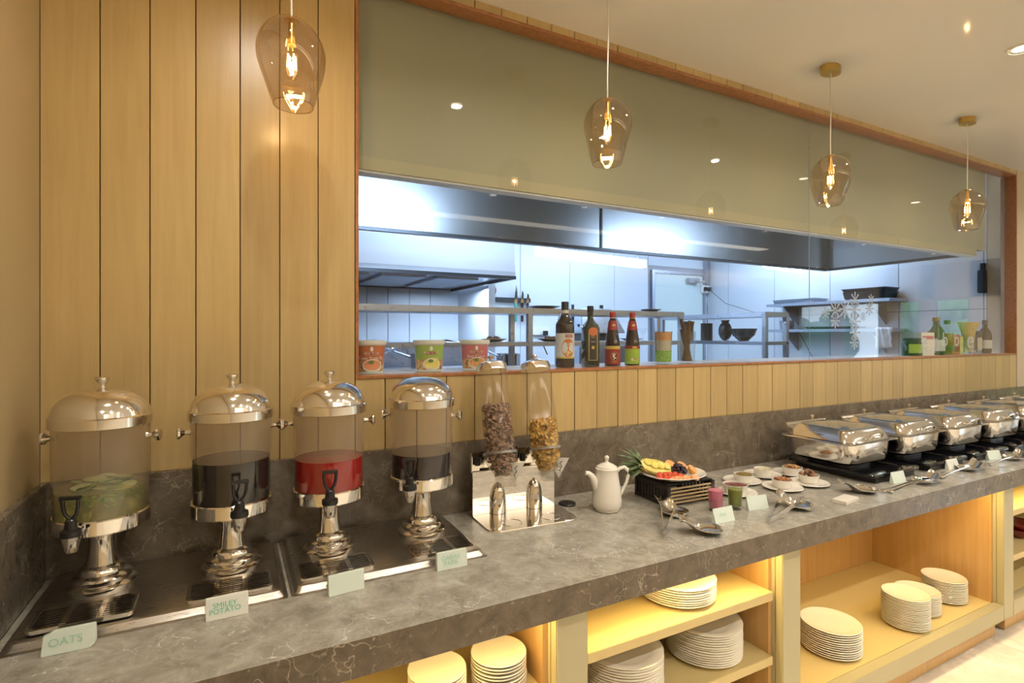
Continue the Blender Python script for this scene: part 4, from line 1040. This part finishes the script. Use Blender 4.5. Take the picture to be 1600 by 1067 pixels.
tongs((1.336, -.585, .909), (1.560, -.330, .945), (1.505, -.470, .935), 'thin steel tongs leaning on the spoon rest by the crate')
tongs((1.782, -.668, .909), (2.010, -.570, .945), (2.060, -.618, .938), 'broad steel tongs resting on the middle spoon rest', .010)
def ladle(a, b, lab):
    t = thing('serving_spoon', lab, 'spoon', a); d = Vector(b)-Vector(a)
    M().tube([(0, 0, 0), tuple(d*.5+Vector((0, 0, .004))), tuple(d)], [.006, .004, .004], 8).build('handle', 'chrome', t)
    M().ell((0, 0, .001), (.010, .012, .007), 12, 8).build('end_knob', 'chrome', t)
    e = M(); e.T = Matrix.Translation(d) @ Rz(math.atan2(d.y, d.x)); e.ell((.026, 0, .001), (.032, .021, .012), 18, 8, -1, 0); o = e.build('spoon_bowl', 'chrome', t); md = o.modifiers.new('t', 'SOLIDIFY'); md.thickness = .001
ladle((2.570, -.648, .909), (2.860, -.655, .927), 'serving spoon resting toward the first chafing dish rest'); ladle((2.590, -.668, .909), (2.865, -.672, .927), 'second spoon lying parallel, nearer the worktop edge')
ladle((3.075, -.645, .909), (3.345, -.640, .927), 'serving spoon resting toward the second chafing dish rest'); ladle((3.605, -.635, .909), (3.870, -.640, .927), 'serving spoon resting toward the third chafing dish rest')

# ================================================================ CHAFING DISHES
def chafing(x0, lab):
    W, D = .400, .372; xc = x0+W/2; yc = -.500+D/2+.012
    t = thing('chafing_dish', lab, 'chafing dish', (xc, yc, CT)); dx = .055
    # black induction stand: inset foot, broad glass slab, upper ring
    M().box((dx-.17, -.245, 0), (dx+.17, .16, .026)).build('stand_foot', 'black', t, bevel=.003)
    M().rings([rrect(.40, .42, .02, .027, c=(dx, -.035)), rrect(.42, .44, .022, .031, c=(dx, -.035)), rrect(.42, .44, .022, .042, c=(dx, -.035)), rrect(.416, .436, .022, .044, c=(dx, -.035))]).build('stand_slab', 'blackglass', t)
    M().rings([rrect(.24, .22, .04, .0442), rrect(.24, .22, .04, .0618)]).build('stand_ring', 'black', t)
    zr = .172
    M().rings([rrect(.25, .23, .05, .062, 6), rrect(.310, .290, .055, .064, 6), rrect(.344, .322, .06, .076, 6), rrect(.358, .334, .06, .098, 6), rrect(.364, .340, .06, .150, 6), rrect(.368, .344, .06, zr, 6)]).build('water_pan', 'steel', t)
    M().rings([rrect(.366, .342, .058, zr, 6), rrect(W+.054, D-.002, .05, zr+.001, 6), rrect(W+.060, D+.004, .05, zr+.004, 6), rrect(W+.052, D-.004, .05, zr+.006, 6), rrect(.370, .346, .058, zr+.006, 6)], True, True).build('rim', 'steel', t)
    M().rings([rrect(.376, .352, .06, zr+.0075, 6), rrect(.372, .348, .06, zr+.012, 6), rrect(.356, .332, .06, zr+.030, 6), rrect(.325, .300, .055, zr+.052, 6), rrect(.300, .275, .05, zr+.062, 6)], True, True).build('lid', 'steel', t)
    M().rings([rrect(.290, .265, .045, zr+.0625, 6), rrect(.284, .259, .045, zr+.066, 6), rrect(.20, .18, .04, zr+.072, 6), rrect(.08, .07, .03, zr+.0745, 6)]).build('lid_window', 'lidglass', t)
    M().lathe([(.004, zr+.070), (.006, zr+.080), (.010, zr+.086), (.006, zr+.093)], 12, (.02, .155)).build('vent_knob', 'chrome', t)
    m = M(); m.tube([(-.055, -.178, zr+.020), (-.050, -.190, zr+.038), (-.028, -.202, zr+.046), (.028, -.202, zr+.046), (.050, -.190, zr+.038), (.055, -.178, zr+.020)], .0045, 8); m.build('lid_handle', 'chrome', t)
    for x in (-.028, .028): M().tube([(x, -.172, zr+.035), (x, -.202, zr+.046)], .007, 8).build('handle_post', 'chrome', t)
    m = M(); m.tube([(-.17, .185, zr+.045), (.17, .185, zr+.045)], .016, 14); m.build('hinge_roller', 'steel', t)
    M().box((-.14, .165, zr), (-.10, .19, zr+.035)).box((.10, .165, zr), (.14, .19, zr+.035)).build('hinge_bracket', 'steel', t, smooth=False)
    return t
c0 = chafing(2.610, 'polished steel chafing dish nearest the small bowls')
for k, lab in enumerate(('polished steel chafing dish, second from the small bowls', 'polished steel chafing dish, third from the small bowls', 'polished steel chafing dish, fourth from the small bowls', 'polished steel chafing dish, fifth in the row', 'polished steel chafing dish, farthest in the row')):
    dup(c0, (c0.location.x+.490*(k+1), c0.location.y, CT), None, lab, 'chafing dishes in a row')
c0['group'] = 'chafing dishes in a row'

# ================================================================ TUBS AND BOTTLES ON THE LEDGE
SZ = 1.4505
def wrap_patch(r0, r1, z0, z1, a0, a1, n_=14, off=.0006):
    m = M(); rs = []
    for z, r_ in ((z0, r0), (z1, r1)): rs.append([((r_+off)*sin(a0+(a1-a0)*j/n_), -(r_+off)*cos(a0+(a1-a0)*j/n_), z) for j in range(n_+1)])
    m.rings(rs, False, False, closed=False); return m
def wrap_ell(r_, ca, cz, ra, rz_, off=.0010, n_=24):
    m = M(); vs = [((r_+off)*sin(ca), -(r_+off)*cos(ca), cz)]
    for i in range(n_): q = 2*pi*i/n_; a = ca+ra*cos(q)/r_; vs.append(((r_+off)*sin(a), -(r_+off)*cos(a), cz+rz_*sin(q)))
    m.add(vs, [(0, i+1, (i+1) % n_+1) for i in range(n_)]); return m
def tub(x, y, lab, c1, name_key, textcol, food, extra):
    t = thing('paste_tub', lab, 'tub', (x, y, SZ), -math.atan(x/2.15)+R(6)); r0, r1, h = .052, .061, .118
    M().lathe([(r0-.003, 0), (r0, .002), (r1, h), (r1, h)], 40).build('body', 'tubw', t)
    M().lathe([(r1+.004, h-.004), (r1+.005, h-.002), (r1+.005, h+.011), (r1+.002, h+.013), (.001, h+.012)], 40).build('lid', 'tubw', t)
    lb = wrap_patch(r0+.0015, r1-.001, .012, h-.008, -1.35, 1.35).build('label_print', c1, t)
    def part(m_, nm, mt): return m_.build(nm, mt, t)
    part(wrap_patch(r0+.0018, r0+.005, .010, .050, -1.3, 1.3, off=.0009), 'food_photo', 'lab_food')
    part(wrap_ell(r0+.004, .1, .033, .036, .025, .0035), 'bowl_print', 'tubw')
    part(wrap_ell(r0+.004, .1, .035, .032, .020, .0042), 'dish_print', food)
    part(wrap_ell(r0+.004, .02, .046, .010, .007, .0050), 'garnish_print', 'lab_leaf')
    part(wrap_ell(r1-.002, .05, .097, .006, .009, .002), 'crest_print', 'tubw')
    if extra: part(wrap_patch(r1-.003, r1-.001, .072, .086, -.32, .42, off=.0012), 'brand_panel', 'lab_gold')
    part(wrap_patch(r1-.0028, r1-.0008, .0735, .0845, -.30, .40, off=.0016), 'brand_box', 'redcap')
    letter('mp', 'tubw', t, Tr(0, 0, .079), (r1+.001, .05), 'brand_lettering')
    letter(name_key, textcol, t, Tr(0, 0, .061), (r1-.0005, .02), 'lettering')
tub(.486, .150, 'white-lidded tub with orange-red label at the hatch left end', 'lab_orange', 'tym', 'tubw', 'lab_prawn', True)
tub(.733, .150, 'white-lidded tub with green label on the ledge', 'lab_green', 'gc', 'lab_gold', 'pflesh', False)
tub(.940, .150, 'white-lidded tub with rose-red label behind the cereal tube', 'lab_pink', 'rc', 'tubw', 'lentil', True)
def bottle(x, y, prof, mt, lab, rz=0, n_=40, name='sauce_bottle'):
    t = thing(name, lab, 'bottle', (x, y, SZ), rz); M().lathe(prof, n_).build('bottle_glass', mt, t); return t
# 1: broad bottle with white and orange label, black cap
t = bottle(1.392, .125, [(.040, 0), (.044, .003), (.044, .195), (.041, .212), (.022, .240), (.017, .255), (.016, .29)], 'soy', 'dark round bottle with white label and orange oval, black cap', R(-38))
M().lathe([(.0175, .268), (.0175, .305), (.016, .308), (.001, .308)], 24).build('cap', 'black', t)
wrap_patch(.0170, .0170, .243, .268, -3.1, 3.1, 24).build('neck_label', 'lab_white', t)
wrap_patch(.044, .044, .045, .160, -1.5, 1.5).build('label', 'lab_white', t)
wrap_patch(.044, .044, .043, .050, -1.5, 1.5, off=.0012).build('label_stripe', 'lab_gold', t)
wrap_ell(.044, .45, .092, .032, .043, .0012).build('label_oval', 'lab_orange', t)
wrap_ell(.044, .50, .066, .018, .013, .0020).build('food_print', 'lab_food', t)
wrap_patch(.044, .044, .140, .155, .1, .95, off=.0012).build('brand_panel', 'redcap', t)
letter('habit', 'lab_white', t, Tr(0, 0, .1475), (.0462, .52)); letter('oil', 'lab_white', t, Tr(0, 0, .108), (.0464, .52))
# 2: tall square-ish dark green oil bottle with black-gold label
t = thing('oil_bottle', 'tall dark green oil bottle with a narrow black and gold label', 'bottle', (1.538, .125, SZ), R(-16))
M().rings([rrect(.070, .070, .012, 0, 5), rrect(.074, .074, .014, .003, 5), rrect(.074, .074, .014, .185, 5), rrect(.066, .066, .02, .202, 5), rrect(.034, .034, .0165, .222, 5), rrect(.029, .029, .0144, .240, 5), rrect(.029, .029, .0144, .262, 5)]).build('bottle_glass', 'greenglass', t)
M().lathe([(.016, .262), (.016, .290), (.014, .292)], 24).build('cap', 'black', t)
M().box((-.022, -.0385, .03), (.022, -.0373, .165)).build('label_border', 'lab_gold', t); M().box((-.019, -.0390, .033), (.019, -.0386, .160)).build('label', 'lab_black', t)
m = M(); m.T = Tr(0, -.0392, .168); m.add([(0, 0, 0)]+[(.024*cos(2*pi*i/20), 0, .020*sin(2*pi*i/20)) for i in range(20)], [(0, i+1, (i+1) % 20+1) for i in range(20)]); m.build('label_crest', 'lab_orange', t, smooth=False)
letter('ext', 'lab_gold', t, Tr(0, -.0395, .142)); letter('ext', 'lab_white', t, Tr(0, -.0395, .120))
m = M(); m.T = Tr(0, -.0394, .092); m.add([(0, 0, 0)]+[(.008*cos(2*pi*i/16), 0, .008*sin(2*pi*i/16)) for i in range(16)], [(0, i+1, (i+1) % 16+1) for i in range(16)]); m.build('label_seal', 'lab_gold', t, smooth=False)
# 3, 4: sauce bottles
def sauce(x, lab, lc, panda):
    t = bottle(x, .12, [(.034, 0), (.0375, .003), (.0375, .085), (.0345, .12), (.026, .175), (.0165, .228), (.013, .238), (.013, .246)], 'soy', lab, R(-42))
    wrap_patch(.0375, .0375, .008, .098, -2.2, 2.2, 24).build('label', lc, t)
    wrap_patch(.0375, .0372, .083, .098, -2.2, 2.2, 24, off=.0010).build('label_top_band', 'capred' if not panda else 'lab_gold', t)
    wrap_patch(.0262, .0178, .176, .222, -3.1, 3.1, 24, off=.0010).build('neck_label', 'capred', t)
    wrap_ell(.0215, .35, .200, .008, .006, .0022).build('neck_emblem', 'lab_gold', t)
    wrap_ell(.0372, .35, .090, .012, .005, .0018).build('emblem', 'lab_gold', t)
    M().lathe([(.0155, .238), (.0155, .243), (.0145, .246), (.0155, .250), (.0155, .262), (.0135, .265), (.001, .265)], 24).build('cap', 'redcap', t)
    M().lathe([(.0145, .226), (.0145, .237)], 24, cap0=False, cap1=False).build('neck_ring', 'lab_white' if panda else 'lab_gold', t)
    if panda:
        wrap_ell(.0375, .30, .048, .020, .022, .0016).build('ring_print', 'lab_gold', t); wrap_ell(.0375, .30, .048, .0185, .0205, .0019).build('ring_field', 'capred', t)
        wrap_ell(.0375, .30, .044, .009, .012, .0022).build('panda_body_print', 'lab_white', t); wrap_ell(.0375, .24, .059, .007, .0065, .0025).build('panda_head_print', 'lab_white', t)
        for a_, z_, q in ((.12, .065, .0028), (.36, .065, .0028), (.18, .060, .0018), (.29, .060, .0018), (.42, .048, .0045), (.15, .040, .0035), (.42, .034, .004)): wrap_ell(.0375, a_, z_, q, q, .0028).build('panda_patch_print', 'black', t)
        letter('panda', 'lab_gold', t, Tr(0, 0, .020), (.0395, .30))
    else:
        letter('lkk', 'lab_gold', t, Tr(0, 0, .070), (.0395, .25)); wrap_ell(.0375, .55, .030, .010, .009, .0018).build('food_print', 'lab_food', t)
        wrap_ell(.0375, .05, .030, .006, .007, .0018).build('seal_print', 'lab_white', t)
sauce(1.668, 'dark sauce bottle with red panda label and red cap', 'capred', True)
sauce(1.792, 'dark sauce bottle with lime green label and red cap', 'capgreen', False)
def tumbler(x, y, r, h, lab, name='tall_glass'):
    t = thing(name, lab, 'glass', (x, y, SZ)); M().lathe([(r*.86, 0), (r*.88, .001), (r, h), (r-.0016, h), (r*.86, .012), (.001, .010)], 36).build('glass', 'glass', t); return t
t = tumbler(2.002, .125, .047, .172, 'tall glass layered with orange lentils, grain and green peas')
for z0, z1, mt, nm in ((.0125, .072, 'peas', 'green_layer'), (.0721, .122, 'rice', 'grain_layer'), (.1221, .168, 'lentil', 'orange_layer')): M().lathe([(.0405+z0*.025, z0), (.0405+z1*.025, z1)], 32).build(nm, mt, t)
tumbler(2.172, .125, .046, .172, 'tall clear glass holding dark cinnamon sticks')
for i in range(8):
    a = i*.785+.3; m = M(); L = random.uniform(.16, .25)
    m.tube([(2.172+.020*cos(a+2.6), .125+.020*sin(a+2.6), SZ+.013), (2.172+.033*cos(a), .125+.033*sin(a), SZ+L)], .0085, 8)
    o = m.build('cinnamon_stick', 'cinn'); tag(o, 'dark cinnamon stick standing in the tall clear glass', 'cinnamon', 'cinnamon sticks in the glass')
# right-hand group
t = thing('pickle_jar', 'squat glass jar with dark lid and lime label, far right group', 'jar', (4.455, .15, SZ)); M().lathe([(.06, 0), (.065, .004), (.065, .09), (.055, .105), (.055, .112)], 36).build('jar_glass', 'greenglass', t)
M().lathe([(.058, .110), (.058, .128), (.001, .130)], 32).build('lid', 'dark', t); wrap_patch(.065, .065, .02, .085, -1.4, 1.6).build('label', 'capgreen', t)
t = thing('white_carton', 'white carton standing between the jar and the green bottle', 'carton', (4.60, .14, SZ), R(-20)); M().box((-.055, -.035, 0), (.055, .035, .17)).build('box', 'tubw', t, bevel=.002); M().box((-.045, -.0362, .12), (.045, -.0354, .145)).build('printed_stripe', 'lab_pink', t, smooth=False)
t = bottle(4.800, .15, [(.052, 0), (.056, .004), (.056, .165), (.045, .195), (.024, .225), (.020, .245), (.020, .262)], mat('leaf_green_glass', (.045, .10, .02), .08, coat=.6), 'broad green glass bottle in the right-hand group', R(-60)); M().lathe([(.024, .258), (.024, .285), (.001, .287)], 24).build('cap', 'pskin', t)
wrap_patch(.056, .056, .03, .115, -1.0, 1.4).build('label', 'lab_white', t)
t = bottle(4.965, .15, [(.040, 0), (.043, .004), (.043, .165), (.036, .19), (.018, .222), (.016, .245)], 'glass', 'clear bottle of yellow oil with green cap', R(-62)); M().lathe([(.0365, .004), (.040, .008), (.040, .165)], 32).build('oil', 'oliveoil', t); M().lathe([(.022, .236), (.022, .266), (.001, .268)], 24).build('cap', 'lab_leaf', t)
wrap_patch(.043, .043, .03, .07, -.2, 1.4).build('label', 'lab_leaf', t)
t = thing('spice_pack', 'small red and orange packet right of the oil bottle', 'packet', (5.065, .15, SZ), R(-30)); M().box((-.036, -.02, 0), (.036, .02, .155)).build('pack', 'lab_orange', t, bevel=.003); M().box((-.03, -.0212, .02), (.03, -.0204, .06)).build('printed_panel', 'capred', t, smooth=False)
t = thing('pasta_pack', 'narrow yellow packet beside the red packet', 'packet', (5.142, .15, SZ)); M().box((-.030, -.02, 0), (.030, .02, .140)).build('pack', 'spag', t, bevel=.003)
t = thing('herb_pot', 'small pot of green herbs left of the spaghetti glass', 'plant', (5.215, .24, SZ)); M().lathe([(.03, 0), (.036, .07), (.033, .07), (.001, .06)], 24).build('pot', 'dark', t); m = M()
for i in range(60): a = random.random()*6.28; leaf(m, (random.uniform(-.02, .02), random.uniform(-.02, .02), random.uniform(.065, .11)), (cos(a), sin(a), random.uniform(.2, 1)), (0, 0, 1), .03, .009)
m.build('foliage', 'mint', t, smooth=False)
tumbler(5.300, .15, .052, .15, 'tall clear glass holding a sheaf of spaghetti')
t = thing('spaghetti_sheaf', 'sheaf of dry spaghetti fanning out of the glass', 'spaghetti', (5.300, .15, SZ+.0125))
m = M(); m.rings([[(rr_*cos(q), rr_*sin(q)*.8, z) for q in [2*pi*j/24 for j in range(24)]] for z, rr_ in ((0, .038), (.10, .043), (.17, .056), (.24, .086))]); m.build('core', 'spag', t)
for i in range(70):
    a = i*2*pi/70; r0 = .0385; r2 = random.uniform(.080, .092); M_ = M(); m2 = [(r0*cos(a), r0*sin(a)*.8, 0), (.0435*cos(a), .0435*sin(a)*.8, .10), (.0565*cos(a), .0565*sin(a)*.8, .17), (r2*cos(a), r2*sin(a)*.8, .245)]; m = M_; m.tube(m2, .0011, 4); m.build('strand', 'spag', t)
t = thing('spice_box', 'brown and beige box right of the spaghetti glass', 'box', (5.468, .17, SZ)); M().box((-.05, -.03, 0), (.05, .03, .185)).build('box', 'dark', t, bevel=.002); M().box((-.04, -.0312, .03), (.04, -.0304, .13)).build('label', 'rice', t, smooth=False)
t = bottle(5.580, .15, [(.042, 0), (.045, .004), (.045, .15), (.036, .185), (.017, .215), (.015, .245)], 'soy', 'dark bottle at the very right end of the ledge', R(-64)); M().lathe([(.018, .24), (.018, .275), (.001, .277)], 24).build('cap', 'dark', t); wrap_patch(.045, .045, .04, .11, -.6, 1.5).build('label', 'lab_white', t)

# ================================================================ PENDANT LAMPS
def pendant(x, y, lab, seed, cordlen, twist):
    t = thing('pendant_lamp', lab, 'pendant lamp', (x, y, CEIL), 0)
    M().rings([[(.058*cc(q)*1.0, .040*ss(q), z) for q in [2*pi*i/36 for i in range(36)]] for z, s0 in ((0, 1), (-.034, 1)) for cc, ss in ((lambda q: cos(q), lambda q: sin(q)),)]).build('ceiling_rose', 'brass', t)
    ztop = 2.510-CEIL
    M().tube([(0, 0, -.034), (.003, 0, ztop*.5), (-.001, 0, ztop*.8), (0, 0, ztop)], .0028, 8).build('cord', 'cord', t)
    M().lathe([(.006, ztop+.006), (.018, ztop+.001), (.020, ztop-.004), (.016, ztop-.006)], 20).build('top_cap', 'brass', t)
    m = M(); rs = []; N_ = 56; K = 30; rnd = random.Random(seed)
    dm = [(twist+a, zc, am, aw) for a, zc, am, aw in ((-1.9, .74, .16, .75), (-.35, .80, .13, .6), (1.2, .72, .15, .7), (2.7, .78, .14, .7))]
    for i in range(K+1):
        u_ = i/K; z = ztop-.002-.245*u_
        prof = .089*math.sqrt(max(0, 1-(1-u_/.44)**2)) if u_ < .44 else .089*(1-((u_-.44)/.56)**2.4*.42)
        ring = []
        for j in range(N_):
            q = 2*pi*j/N_; r_ = prof+.006
            for a, zc, am, aw in dm:
                da = (q-a+pi) % (2*pi)-pi; r_ *= 1-am*math.exp(-(da/aw)**2-((u_-zc)/.24)**2)
            ring.append((r_*cos(q)+.010*(u_-.5)*cos(twist), r_*sin(q)+.010*(u_-.5)*sin(twist), z))
        rs.append(ring)
    m.rings(rs, False, False); m.build('glass_shade', 'smoke', t, ang=180)
    m = M(); m.tube([(rs[-1][j][0], rs[-1][j][1], rs[-1][j][2]) for j in range(0, N_, 2)], .0016, 6, closed=True); m.build('shade_lip', 'smoke', t)
    M().lathe([(.008, ztop-.004), (.010, ztop-.050), (.0125, ztop-.056), (.0125, ztop-.075)], 20).build('lamp_holder', 'brass', t)
    zb = ztop-.075
    M().lathe([(.0125, zb), (.014, zb-.010), (.024, zb-.035), (.0305, zb-.060), (.029, zb-.078), (.018, zb-.095), (.0005, zb-.101)], 28, cap0=False).build('bulb_glass', 'bulbg', t)
    m = M()
    for k in range(4):
        a = k*pi/2+.4; m.tube([(.011*cos(a), .011*sin(a), zb-.028), (.013*cos(a), .013*sin(a), zb-.066)], .0022, 6)
    m.build('filament', 'filament', t)
    M().tube([(0, 0, zb), (0, 0, zb-.030), (0, 0, zb-.066)], [.004, .0025, .0015], 6).build('bulb_stem', 'bulbg', t)
    l = bpy.data.lights.new('bulb_light', 'POINT'); l.energy = P_BULB; l.color = (1, .72, .40); l.shadow_soft_size = .006
    o = bpy.data.objects.new('bulb_light', l); C.objects.link(o); o.parent = t; o.location = (0, 0, zb-.048)
P_BULB = 3.5
pendant(.155, -.335, 'smoky glass pendant lamp hanging in front of the wood planks', 1, 0, .2)
pendant(1.286, -.335, 'smoky glass pendant lamp hanging before the hatch glass, second from left', 2, 0, 1.3)
pendant(2.690, -.335, 'smoky glass pendant lamp just right of the glass joint', 3, 0, 2.2)
pendant(4.093, -.335, 'smoky glass pendant lamp farthest right', 4, 0, .7)
ORD2 = ['first', 'second', 'third', 'fourth', 'fifth', 'sixth', 'seventh', 'eighth']
# recessed downlights
for i, (x, y) in enumerate(DL):
    t = thing('ceiling_downlight', f'round recessed downlight in the row {("nearest the buffet wall", "above the room middle", "farthest from the buffet")[i//8]}, {ORD2[i%8]} from the left wall', 'downlight', (x, y, CEIL), 0, 'ceiling downlights')
    M().lathe([(.0005, -.0030), (.034, -.0030)], 24, cap0=False, cap1=False).build('diffuser', 'dlglow', t)
    M().lathe([(.048, -.0005), (.060, -.0005), (.060, -.006), (.050, -.008), (.048, -.004)], 24, cap0=False, cap1=False).build('bezel', 'white', t)
